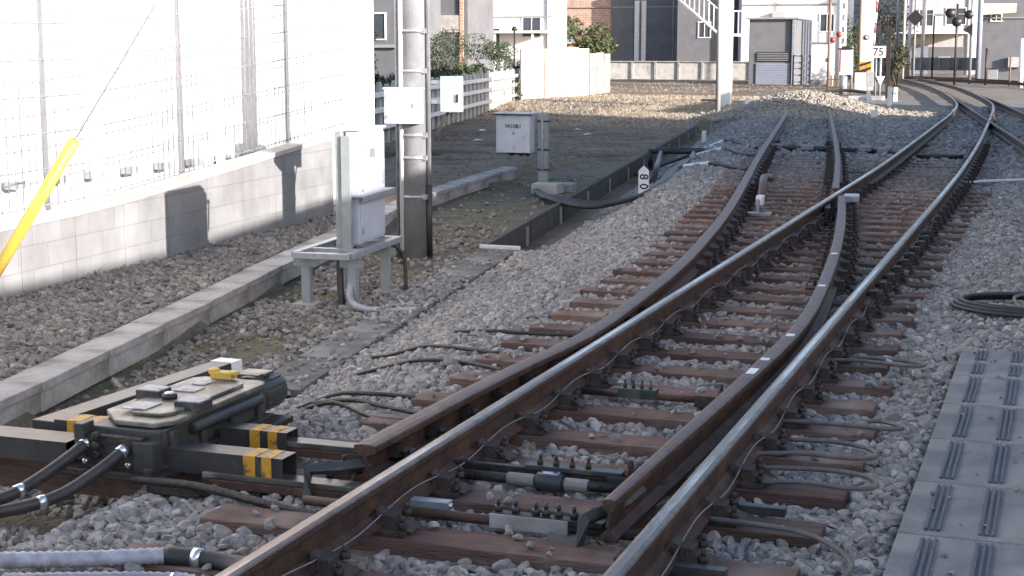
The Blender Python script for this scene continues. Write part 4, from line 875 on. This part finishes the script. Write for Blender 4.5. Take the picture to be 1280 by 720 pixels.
# low grey wall
t_, wd, h = fbox('boundary_wall', 'low pale grey boundary wall of concrete panels below the brick house', 'wall', 762, 1000, 78, 95, .3, M_conc2, pyb=106)
for k in range(9): mb = MB(); mb.box((-wd/2+wd*k/8, -.06, h/2), (.14, .1, h), M_conc); mb.build('post', t_, .01)
mb = MB(); mb.box((0, .1, h+.04), (wd, .42, .07), M_conc); mb.build('coping', t_, .01)
# big white building & annex
t_, wd, h = fbox('white_hall', 'large blank white building behind the shutter garage', 'building', 926, 1045, -90, 100, 8, M_wallwhite); win(t_, wd*.4, 3.6, .9, 1.1)
mb = MB(); mb.box((0, -.04, h-.2), (wd+.2, .3, .3), M_white); mb.build('parapet', t_)
t_, wd, h = fbox('shutter_garage', 'grey garage with a horizontal louvre and shutter beside the white building', 'building', 936, 994, 24, 84, 5, M_wallgrey)
mb = MB(); mb.box((.1, -.04, 1.55), (wd*.7, .06, .5), M_dark); 
for k in range(5): mb.box((.1, -.08, 1.36+k*.09), (wd*.7, .03, .03), M_greypaint)
mb.build('louvre', t_); mb = MB()
for k in range(9): mb.box((.1, -.05, .1+k*.13), (wd*.74, .05, .115), M_bluegrey)
mb.build('shutter', t_); mb = MB(); mb.box((wd*.47, -.1, h/2), (.14, .16, h), M_galv); mb.build('corner_post', t_)
mb = MB(); mb.box((0, 2.4, h+.05), (wd+.3, 5.3, .1), M_galv); mb.build('roof', t_)
t_, wd, h = fbox('ribbed_shed', 'pale ribbed sheet-metal shed between the garage and the white cabinet', 'shed', 994, 1014, 26, 86, 3, M_bluegrey)
mb = MB()
for k in range(7): mb.box((-wd/2+wd*k/6, -.03, h/2), (.05, .05, h), M_galv)
mb.build('ribs', t_)
t_ = thing('lattice_rack', 'dark iron rack standing in front of the ribbed shed', 'rack', (W(1003, 60, 82).x, 82, -.15))
for x_ in (-.45, 0, .45): mb = MB(); mb.box((x_, 0, .8), (.07, .07, 1.6), M_dark); mb.build('upright', t_)
for z_ in (.2, .55, .9, 1.2, 1.55): mb = MB(); mb.box((0, .05, z_), (1.0, .05, .08), M_bluegrey); mb.build('shelf', t_)
t_, wd, h = fbox('white_cabinet', 'plain pale cabinet with a flat cap standing left of the crossing gear', 'cabinet', 1014, 1040, 54, 80, 1.0, M_whitebox, partname='body', pyb=100)
mb = MB(); mb.box((0, .5, h+.03), (wd+.15, 1.2, .06), M_galv); mb.build('cap', t_, .01); mb = MB(); mb.box((wd*.3, -.03, h*.55), (.03, .04, .2), M_dark); mb.build('handle', t_); mb = MB(); mb.span((-wd/2, .02, -.35), (wd/2, 1, 0), M_conc); mb.build('plinth', t_)
# level crossing gear
def post(px, pyb, pyt, Y, r_, m_, name, label, cat='post', sq=False):
    a_ = W(px, pyb, Y); tp = W(px, pyt, Y).z; zb = -.15; t_ = thing(name, label, cat, (a_.x, Y, zb)); mb = MB()
    if sq: mb.box((0, 0, (tp-zb)/2), (2*r_, 2*r_, tp-zb), m_)
    else: mb.cyl((0, 0, 0), (0, 0, tp-zb), r_, m_, 14)
    mb.build('pole', t_); return t_, tp-zb
t_, h = post(1050, 92, -40, 76, .24, M_white, 'crossing_mast', 'thick white mast of the level crossing with red lamps', 'crossing mast')
for k in range(7): mb = MB(); mb.box((.15, -.25, 1.2+k*.55), (.05, .03, .28), M_letter); mb.build('black_mark', t_)
mb = MB(); mb.cyl((-.35, -.3, 2.35), (-.35, -.42, 2.35), .14, M_red, 14); mb.build('red_lamp', t_); mb = MB(); mb.cyl((-.05, -.3, 2.6), (-.05, -.42, 2.6), .14, M_red, 14); mb.build('red_lamp', t_)
t_, h = post(1083, 80, -40, 74, .3, M_white, 'crossing_mast', 'broad white mast with an emblem behind the 75 sign', 'crossing mast', sq=True)
mb = MB(); mb.cyl((0, -.31, 2.45), (0, -.34, 2.45), .12, M_letter, 16); mb.cyl((0, -.342, 2.45), (0, -.35, 2.45), .07, M_white, 16); mb.build('emblem', t_)
t_, h = post(1073, 100, -40, 73, .06, M_orange, 'rusty_post', 'thin rusty brown post left of the broad white mast')
t_ = thing('barrier_machine', 'barrier machine with yellow and black slanting stripes', 'barrier machine', (W(1083, 60, 70).x, 70, -.15))
mb = MB(); mb.box((0, 0, .3), (.35, .35, .6), M_conc); mb.build('base', t_, .01); mb = MB(); mb.box((0, 0, .98), (.5, .4, .75), M_yellow); mb.build('housing', t_, .01)
mb = MB()
for k in range(3): 
    z_ = .72+k*.26; mb.add([(-.25, -.205, z_-.1), (.25, -.205, z_+.06), (.25, -.205, z_+.17), (-.25, -.205, z_+.01), (-.25, -.2, z_-.1), (.25, -.2, z_+.06), (.25, -.2, z_+.17), (-.25, -.2, z_+.01)], [(0, 1, 2, 3), (7, 6, 5, 4), (0, 4, 5, 1), (2, 6, 7, 3)], M_letter)
mb.build('stripes', t_)
t_ = thing('crossing_barrier', 'raised barrier arm in red and white bands beside the broad mast', 'barrier', (W(1091, 60, 70).x, 70, 1.1))
for k in range(9): mb = MB(); mb.cyl((.02*k, 0, k*.45), (.02*k+.02, 0, k*.45+.445), .045, M_red if k % 2 else M_white, 10); mb.build('band', t_)
t_ = thing('warning_fence', 'little orange-brown picket guard left of the crossing gear', 'fence', (W(1036, 60, 68).x, 68, -.12))
mb = MB(); mb.cyl((0, 0, 0), (0, 0, 4.6), .05, M_orange, 10); mb.build('post', t_)
for k in range(6): mb = MB(); mb.box((.15+k*.12, 0, .4), (.06, .03, .75), M_orange); mb.build('picket', t_)
mb = MB(); mb.box((.4, .03, .25), (.8, .03, .05), M_orange); mb.box((.4, .03, .6), (.8, .03, .05), M_orange); mb.build('rail', t_)
# small roofed cabinet on a stub
t_ = thing('signal_box', 'small white box with dark gabled cap on a thick grey stub pipe', 'signal box', (W(1058, 60, 66).x, 66, -.12))
mb = MB(); mb.cyl((-.08, 0, 0), (-.08, 0, .8), .16, M_galv, 16); mb.build('stub_pipe', t_); mb = MB(); mb.box((0, 0, 1.35), (.5, .4, 1.05), M_whitebox); mb.build('box', t_, .01)
mb = MB(); mb.box((0, 0, 1.9), (.62, .5, .06), M_dark); mb.box((0, 0, 1.97), (.35, .3, .08), M_dark); mb.build('cap', t_, .01); mb = MB(); mb.box((-.2, -.21, 1.4), (.03, .02, .9), M_red); mb.build('red_edge', t_)
# 75 sign
g = W(1098, 60, 61); t_ = thing('number_sign', 'white sign board with black 75 on a grey post', 'sign', (g.x, 61, -.12), R(8))
mb = MB(); mb.cyl((.1, .06, 0), (.1, .06, 1.6), .05, M_greypaint, 10); mb.cyl((-.06, .06, 0), (-.06, .06, 1.6), .035, M_greypaint, 10); mb.build('post', t_); mb = MB(); mb.box((0, 0, 1.78), (.56, .03, .44), M_white); bd = mb.build('board', t_, .01)
text_mesh('75', .42, M_letter, bd, Matrix.Translation((0, -.018, 1.77)) @ Matrix.Rotation(R(90), 4, 'X'))
mb = MB(); mb.box((-.28, -.1, .75), (.3, .2, .6), M_greypaint); mb.build('grey_box', t_, .01); mb = MB(); mb.add([(-.05, -.02, .85), (.28, -.02, .85), (.12, -.02, .5), (-.05, 0, .85), (.28, 0, .85), (.12, 0, .5)], [(0, 2, 1), (3, 4, 5), (0, 1, 4, 3), (1, 2, 5, 4), (2, 0, 3, 5)], M_white); mb.build('arrow_plate', t_)
t_, h = post(1109, 118, 36, 61.5, .07, M_dark, 'dark_post', 'dark square post just right of the 75 sign', sq=True)
mb = MB(); mb.box((0, 0, h-.1), (.35, .2, .3), M_dark); mb.build('head', t_)
mb = MB(); mb.box((0, 0, .08), (1.3, .6, .16), M_conc2); o = mb.build('concrete_pad', None, .02); o.location = (W(1085, 60, 59).x, 59, -.12); tag(o, 'pale concrete pad at the foot of the 75 sign', 'pad')
mb = MB()
for k in range(4): mb.tube(smooth_path([(-1.8, k*.3, .08), (-.6, .2+k*.2, .2), (.4, -.2+k*.3, .12), (1.6, k*.25, .1)], .2), .06, M_rubber, 6)
o = mb.build('cable_heap'); o.location = (W(1075, 60, 64).x, 64, -.1); tag(o, 'heap of black cables behind the gravel mound', 'cables')
# grey/white poles at the middle
t_, h = post(897, 150, -60, 45.6, .075, M_conc2, 'steel_pole', 'slim grey pole in front of the white square mast', 'pole')
mb = MB(); mb.box((-.25, 0, .42), (.5, .08, .05), M_dark); mb.build('arm', t_)
t_, h = post(907, 135, -60, 52, .17, M_white, 'square_mast', 'white square mast left of the gravel mound, reaching out of view', 'mast', sq=True)
# far signals
t_, h = post(1142, 80, -60, 96, .07, M_greypaint, 'sign_post', 'grey post with a dark diamond board', 'sign post')
mb = MB(); mb.box((0, 0, 0), (.7, .05, .7), M_black); o = mb.build('diamond_board', t_, .01); o.location = (0, -.1, 3.75); o.rotation_euler = (0, R(45), 0)
t_, h = post(1193, 100, 5, 84, .06, M_dark, 'signal_post', 'dark thin signal post carrying two round boards', 'signal post')
for (dx, z_) in ((-.34, 3.75), (.0, 3.3)): mb = MB(); mb.cyl((dx, -.08, z_), (dx, -.14, z_), .25, M_black, 20); mb.build('disc_board', t_)
t_, h = post(1212, 95, -60, 88, .08, M_galv, 'signal_post', 'grey post with a round board above a dark triangle', 'signal post')
mb = MB(); mb.cyl((-.15, -.1, 3.75), (-.15, -.16, 3.75), .25, M_black, 8); mb.build('disc_board', t_)
mb = MB(); mb.add([(-.45, -.1, 2.95), (.05, -.1, 3.3), (.05, -.1, 2.6), (-.45, -.14, 2.95), (.05, -.14, 3.3), (.05, -.14, 2.6)], [(0, 1, 2), (5, 4, 3), (0, 3, 4, 1), (1, 4, 5, 2), (2, 5, 3, 0)], M_black); mb.build('triangle_board', t_)
for (px, Y, r_, m_, lab) in ((1128, 90, .08, M_conc2, 'pale post behind the dark post of the 75 sign'), (1222, 92, .15, M_bluegrey, 'broad bluish post in front of the grey house'), (1276, 80, .12, M_white, 'white post at the right edge before the grey house'), (1135, 100, .1, M_whitebox, 'white post left of the diamond board')):
    post(px, 95, -60 if px != 1276 else 48, Y, r_, m_, 'far_pole', lab, 'pole')
for (px, pyb, pyt, Y, r_, m_, lab) in ((1064, 105, 58, 67, .05, M_galv, 'thin steel stub post left of the barrier machine'), (1120, 95, -50, 106, .1, M_polec, 'grey concrete pole above the dark bush'), (1152, 92, -50, 109, .12, M_whitebox, 'pale pole right of the diamond board'), (1165, 90, 20, 101, .05, M_dark, 'short dark pole before the white house'), (1232, 96, 60, 86, .06, M_dark, 'low dark pole foot left of the grey house'), (1262, 100, 70, 82, .05, M_orange, 'leaning brown stake before the grey house')):
    post(px, pyb, pyt, Y, r_, m_, 'far_pole', lab, 'pole')
for (px, pyb, Y, w_, h_, m_, lab) in ((1241, 94, 88, .5, .7, M_galv, 'small grey trackside box with two round heads at the far right'), (1076, 104, 69, .5, .8, M_whitebox, 'squat white trackside box left of the striped machine'), (1130, 98, 92, .6, .9, M_dark, 'dark trackside box beside the far rails')):
    g = W(px, pyb, Y); t_ = thing('trackside_box', lab, 'box', (g.x, Y, -.12)); mb = MB(); mb.box((0, 0, h_/2+.1), (w_, .3, h_), m_); mb.build('body', t_, .01); mb = MB(); mb.box((0, 0, h_+.13), (w_*1.15, .4, .05), M_dark); mb.build('lid', t_, .01); mb = MB(); mb.box((0, 0, .05), (w_*.4, .2, .1), M_conc); mb.build('foot', t_)
# far houses right
t_, wd, h = fbox('white_house', 'sunlit white house with slanting eaves behind the round signal boards', 'building', 1132, 1214, -60, 118, 9, M_wallpale)
mb = MB(); mb.box((-wd*.1, -.8, 3.1), (wd*1.1, 1.7, .12), M_white); mb.build('eave', t_); mb = MB(); mb.box((.1*wd, -.05, 1.1), (wd*.55, .1, 2.0), M_wallgrey); mb.build('carport', t_); mb = MB(); mb.box((-.25*wd, -.08, 1.2), (wd*.2, .08, 2.2), M_bluegrey); mb.build('door', t_)
win(t_, wd*.25, 4.3, 1.4, 1.2); win(t_, -wd*.2, 4.2, 1.0, 1.2); gable(t_, wd, 9, h, 2, M_roof)
t_, wd, h = fbox('grey_block_house', 'plain grey house with one small window at the far right', 'building', 1222, 1300, -60, 96, 10, M_wallgrey)
win(t_, -wd*.22, W(1240, 22, 96).z+.2, .6, .42); mb = MB(); mb.add([(-wd*.5, -.9, 4.0), (wd*.1, -.9, 4.15), (wd*.1, 0, 4.6), (-wd*.5, 0, 4.6), (-wd*.5, -.9, 3.9), (wd*.1, -.9, 4.05), (wd*.1, 0, 4.5), (-wd*.5, 0, 4.5)], [(0, 1, 2, 3), (7, 6, 5, 4), (0, 4, 5, 1), (1, 5, 6, 2), (3, 7, 4, 0)], M_timberfence); mb.build('porch_roof', t_); gable(t_, wd, 10, h, 2, M_roof)
t_, wd, h = fbox('white_house', 'narrow white house between the 75 sign and the diamond board', 'building', 1085, 1134, -60, 124, 9, M_wallpale); win(t_, 0, 3.8, 1.2, 1.3); win(t_, -.5, 1.6, 1.2, 1.3); gable(t_, wd, 9, h, 2, M_roof)
t_, wd, h = fbox('white_house', 'white house far behind the level crossing masts', 'building', 1020, 1090, -80, 130, 9, M_wallpale); win(t_, .5, 3.2, 1.2, 1.3, glass=M_glass); win(t_, 2, 1.6, 1.2, 1.3); gable(t_, wd, 9, h, 2, M_roof)
t_, wd, h = fbox('retaining_wall', 'low dark retaining wall beneath the white house at the junction', 'wall', 1140, 1222, 72, 104, .4, M_conc, pyb=88)
for k in range(8): mb = MB(); mb.box((-wd/2+wd*k/7, -.05, h/2), (.1, .08, h), M_conc2); mb.build('post', t_)
mb = MB(); a_ = G(1128, 101, 0.02); b_ = G(1340, 103, .02); mb.tube([(a_.x, a_.y, .06), (b_.x, b_.y, .06)], .07, M_conc2, 6); o = mb.build('crossing_edge'); tag(o, 'long pale edge beam crossing behind the far junction', 'edge beam')
# back line of houses, out to both sides
for i, (px0, px1, Y, m_) in enumerate(((-120, 120, 150, M_wallpale), (120, 330, 140, M_bluegrey), (330, 560, 160, M_wallgrey), (560, 760, 150, M_wallpale), (760, 1000, 165, M_bluegrey), (1000, 1180, 170, M_wallgrey), (1180, 1420, 150, M_wallpale), (1420, 1700, 140, M_bluegrey))):
    t_, wd, h = fbox('distant_house', 'distant house closing the background, number of windows hidden', 'building', px0, px1, -110, Y, 12, m_)
    t_['label'] = 'plain distant house of the row closing the background'; t_['group'] = 'houses of the back row'; gable(t_, wd, 12, h, 3, M_roof)

for (nm, x_, z_) in (('white_house', .1, 1.1), ('grey_block_house', .12, 1.2), ('brick_house', -.3, 2.6), ('white_hall', -.1, 4.0)):
    for t_ in [o for o in list(bpy.data.objects) if o.parent is None and o.name.split('.')[0] == nm]:
        wl = [c for c in kids(t_) if c.name.startswith('wall')][0]; wd = wl.dimensions.x; h = wl.dimensions.z
        mb = MB(); mb.box((x_*wd, -.25, z_), (.8, .32, .6), M_label); mb.build('air_conditioner', t_, .02)
        mb = MB(); mb.cyl((wd*.44, -.08, 0), (wd*.44, -.08, h), .05, M_galv, 8); mb.build('rain_pipe', t_)
        mb = MB(); mb.box((0, -.08, h*.5), (wd, .06, .07), M_greypaint); mb.build('band_course', t_)
# ------------------------------------------------------------------ foliage
def leaves(mb, c, rad, n_, sz, mm_):
    for _ in range(n_):
        v = Vector(rng.normal(size=3)); v.normalize(); v *= rng.uniform(.45, 1)**.6; q_ = Vector((c[0]+v.x*rad[0], c[1]+v.y*rad[1], c[2]+v.z*rad[2]))
        a_ = Vector(rng.normal(size=3)).normalized()*sz*rng.uniform(.6, 1.3); b_ = Vector(rng.normal(size=3)); b_ = (b_-b_.project(a_)).normalized()*sz*.55
        mb.add([q_-a_, q_+b_*.8, q_+a_, q_-b_*.8], [(0, 1, 2, 3)], random.choice(mm_))
def shrub(name, label, x, y, zb, h, r_, n_, sz, mm_, cat='shrub'):
    t_ = thing(name, label, cat, (x, y, zb)); mb = MB()
    for k in range(4): mb.tube([(0, 0, 0), (random.uniform(-.3, .3)*r_, random.uniform(-.3, .3)*r_, h*.4), (random.uniform(-.6, .6)*r_, random.uniform(-.6, .6)*r_, h*.8)], [.05, .035, .012], M_bark, 6)
    mb.build('trunk', t_); mb = MB()
    for k in range(9): leaves(mb, (random.uniform(-.6, .6)*r_, random.uniform(-.6, .6)*r_, h*random.uniform(.3, .95)), (r_*.5, r_*.5, h*.18), n_//9, sz, mm_)
    mb.build('crown', t_); return t_
for (px, Y, h, r_, lab) in ((452, 36, 2.0, .7, 'dark shrub behind the picket fence nearest the white building'), (470, 40, 2.7, .9, 'tall dark shrub behind the pickets, left of the pole'), (560, 50, 2.6, 1.2, 'dark shrub behind the pickets just right of the pole'), (600, 56, 2.5, 1.3, 'dark shrub over the middle of the picket fence'), (632, 60, 2.2, 1.1, 'dark shrub at the right end of the picket fence')):
    g = W(px, 60, Y); shrub('shrub', lab, g.x-.7, Y, -.35, h, r_, 3400, .05, [M_leaf, M_leaf, M_leaf2])
for (px, Y, h, lab) in ((488, 34.5, 1.1, 'small trailing shrub leaning through the pickets left of the pole'), (622, 55, .9, 'small bush growing in front of the pickets at their far end')):
    g = W(px, 60, Y); shrub('shrub', lab, g.x+.5, Y, -.3, h, .45, 420, .05, [M_leaf, M_leaf2])
g = W(728, 60, 97); shrub('tree', 'round green tree in front of the brick house', g.x, 97, -.1, 4.2, 1.9, 2200, .14, [M_leaf, M_leaf2, M_leaf2], 'tree')
g = W(1069, 60, 88); shrub('tree', 'bright green tree between the two white crossing masts', g.x, 88, -.1, 3.6, .8, 900, .1, [M_leaf2], 'tree')
g = W(1122, 60, 78); shrub('shrub', 'dark bush beside the track right of the 75 sign', g.x, 78, -.1, 1.9, .8, 900, .09, [M_leaf, M_leaf, M_bark])
g = W(1108, 60, 112); shrub('tree', 'dark bare-looking tree above the 75 sign', g.x, 112, -.1, 6.5, 2.0, 1400, .13, [M_bark, M_leaf], 'tree')
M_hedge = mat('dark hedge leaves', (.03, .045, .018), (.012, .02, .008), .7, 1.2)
def hedge(label, a_, b_, h, thick, n_, sz):
    mb = MB(); L = (Vector(b_)-Vector(a_)).length; mid = ((a_[0]+b_[0])/2, (a_[1]+b_[1])/2); t_ = thing('hedge', label, 'hedge', (a_[0], a_[1], -.35), math.atan2(b_[1]-a_[1], b_[0]-a_[0]))
    k = int(L/.9)
    for i in range(k): leaves(mb, (L*(i+.5)/k, 0, h*.45), (.8, thick, h*random.uniform(.5, .64)), n_//k, sz, [M_hedge, M_hedge, M_leaf])
    mb.build('crown', t_); mb = MB()
    for i in range(k): mb.cyl((L*(i+.5)/k, 0, 0), (L*(i+.5)/k+random.uniform(-.1, .1), 0, h*.6), .03, M_bark, 6)
    o_ = mb.build('stems', t_); return t_
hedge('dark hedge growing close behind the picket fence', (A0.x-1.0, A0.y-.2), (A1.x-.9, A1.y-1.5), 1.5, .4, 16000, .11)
hb0 = W(655, 130, 57.5); hb1 = W(752, 124, 66); hedge('dark hedge added behind the white board fence to darken its gaps', (hb0.x-.4, 57.6), (hb1.x-.6, 65.5), 1.7, .25, 5000, .12)  # hedge added so the gaps between the boards look dark
M_sunstraw = mat('sun-brightened straw', (.62, .54, .42), (.45, .38, .28), .85, 3)  # dry grass with the strip's sunlight put into its colour
# grass and weeds (ground cover)
def blades(name, label, spots_, mm_, n_, hgt):
    V = []; Fc = []; mb = MB()
    for (x0, x1, y0, y1, cnt) in spots_:
        for _ in range(cnt):
            x_, y_ = random.uniform(x0, x1), random.uniform(y0, y1)
            z_ = float(gz(x_, y_))-.01; 
            for _k in range(n_):
                a_ = random.uniform(0, 6.28); h_ = hgt*random.uniform(.4, 1.2); dx, dy = math.cos(a_)*h_*.5, math.sin(a_)*h_*.5; w_ = .006+hgt*.03
                xx, yv = x_+random.uniform(-.04, .04), y_+random.uniform(-.04, .04)
                mb.add([(xx-w_*dy/h_, yv+w_*dx/h_, z_), (xx+w_*dy/h_, yv-w_*dx/h_, z_), (xx+dx, yv+dy, z_+h_)], [(0, 1, 2)], random.choice(mm_))
    o = mb.build(name); tag(o, label, 'grass', kind='stuff')
blades('weeds', 'low green weeds and moss between the kerb and the trough', [(-4.7, -3.9, 9.6, 14, 130), (-4.2, -3.6, 9.0, 10.6, 60), (-5.6, -4.2, 13, 19, 160), (-7.5, -6.3, 26, 30, 30)], [M_grass, M_dry, M_leaf2], 6, .05)
blades('green_grass', 'green grass strip below the picket fence', [(-11.8, -9.8, 24.5, 29, 420), (-13.5, -11.6, 29, 36, 160)], [M_grass, M_leaf2], 7, .1)
blades('dry_grass', 'sparse dry grass on the brown ground left of the trough', [(-11, -6.0, 20, 44, 2200), (-17, -10, 32, 56, 1500), (-14, -7.5, 44, 62, 600)], [M_dry, M_dry, M_bark, M_grass], 7, .045)
blades('straw', 'dry grass coloured brighter for the sunlit strip before the board fence', [(-17.5, -9, 44, 62, 4200), (-12.5, -7.2, 41, 54, 2600), (-20, -9, 66, 90, 900)], [M_sunstraw, M_sunstraw, M_sunstraw, M_dry], 7, .085)
# litter
for k, (px, py) in enumerate(((597, 175), (603, 163), (722, 162), (735, 168))):
    g = G(px, py, -.34); g.z = float(gz(g.x, g.y)); mb = MB(); mb.add([(-.12, -.05, .012), (.1, -.07, .02), (.13, .05, .01), (-.08, .08, .03), (0, 0, .045)], [(0, 1, 4), (1, 2, 4), (2, 3, 4), (3, 0, 4)], M_white)
    o = mb.build('litter_scrap'); o.location = g; o.rotation_euler.z = k*1.3; tag(o, 'small white scrap lying on the brown ground between the fence and the trough', 'litter', 'white scraps on the brown ground')

# ------------------------------------------------------------------ occluders added out of view on the right to shade the tracks
t_ = building('low_occluder', 'long low building added out of view on the right to shade the tracks', (7.0, -26, -.1), (12, 13.5, 3.72), M_wallwhite)  # unseen block, its top edge sets where sun reaches the left wall
mb = MB(); mb.add([(-2.5, 33.0, 3.82), (-2.5, 39.4, 3.82), (-2.5, 39.4, 4.2), (-2.3, 33.0, 3.82), (-2.3, 39.4, 3.82), (-2.3, 39.4, 4.2)], [(0, 1, 2), (5, 4, 3), (0, 3, 4, 1), (1, 4, 5, 2), (2, 5, 3, 0)], M_wallwhite); mb.build('parapet', t_)  # wedge added on the roof to raise the shade line on the wall
for k in range(9): 
    mb = MB(); mb.box((-2.55, 3+k*4, 1.9), (.08, 1.6, 1.1), M_white); f = mb.build('window', t_, .01); mb = MB(); mb.box((-2.6, 3+k*4, 1.9), (.02, 1.45, .95), M_glass); mb.build('pane', f)
t_ = building('tall_occluder', 'tall block added out of view on the right to shade the picket fence', (7.0, 13.6, -.1), (9.4, 37.6, 9.2), M_wallwhite)  # unseen block added to keep sun off the fence and middle ground
for k in range(6):
    for z_ in (1.6, 4.4, 7.2): mb = MB(); mb.box((-1.25, 3+k*3.8, z_), (.08, 1.8, 1.3), M_white); f = mb.build('window', t_, .01); mb = MB(); mb.box((-1.3, 3+k*3.8, z_), (.02, 1.6, 1.1), M_glass); mb.build('pane', f)
t_ = building('end_occluder', 'low block added out of view farther along on the right to shade the verge', (7.0, 41.6, -.1), (9, 49, 5.0), M_wallgrey)  # unseen block added for the shaded band beyond the sunlit gap
mb = MB(); mb.box((-1.05, 4, 1.2), (.1, 4, 2.2), M_glass); mb.build('occluder_glass', t_, .01)
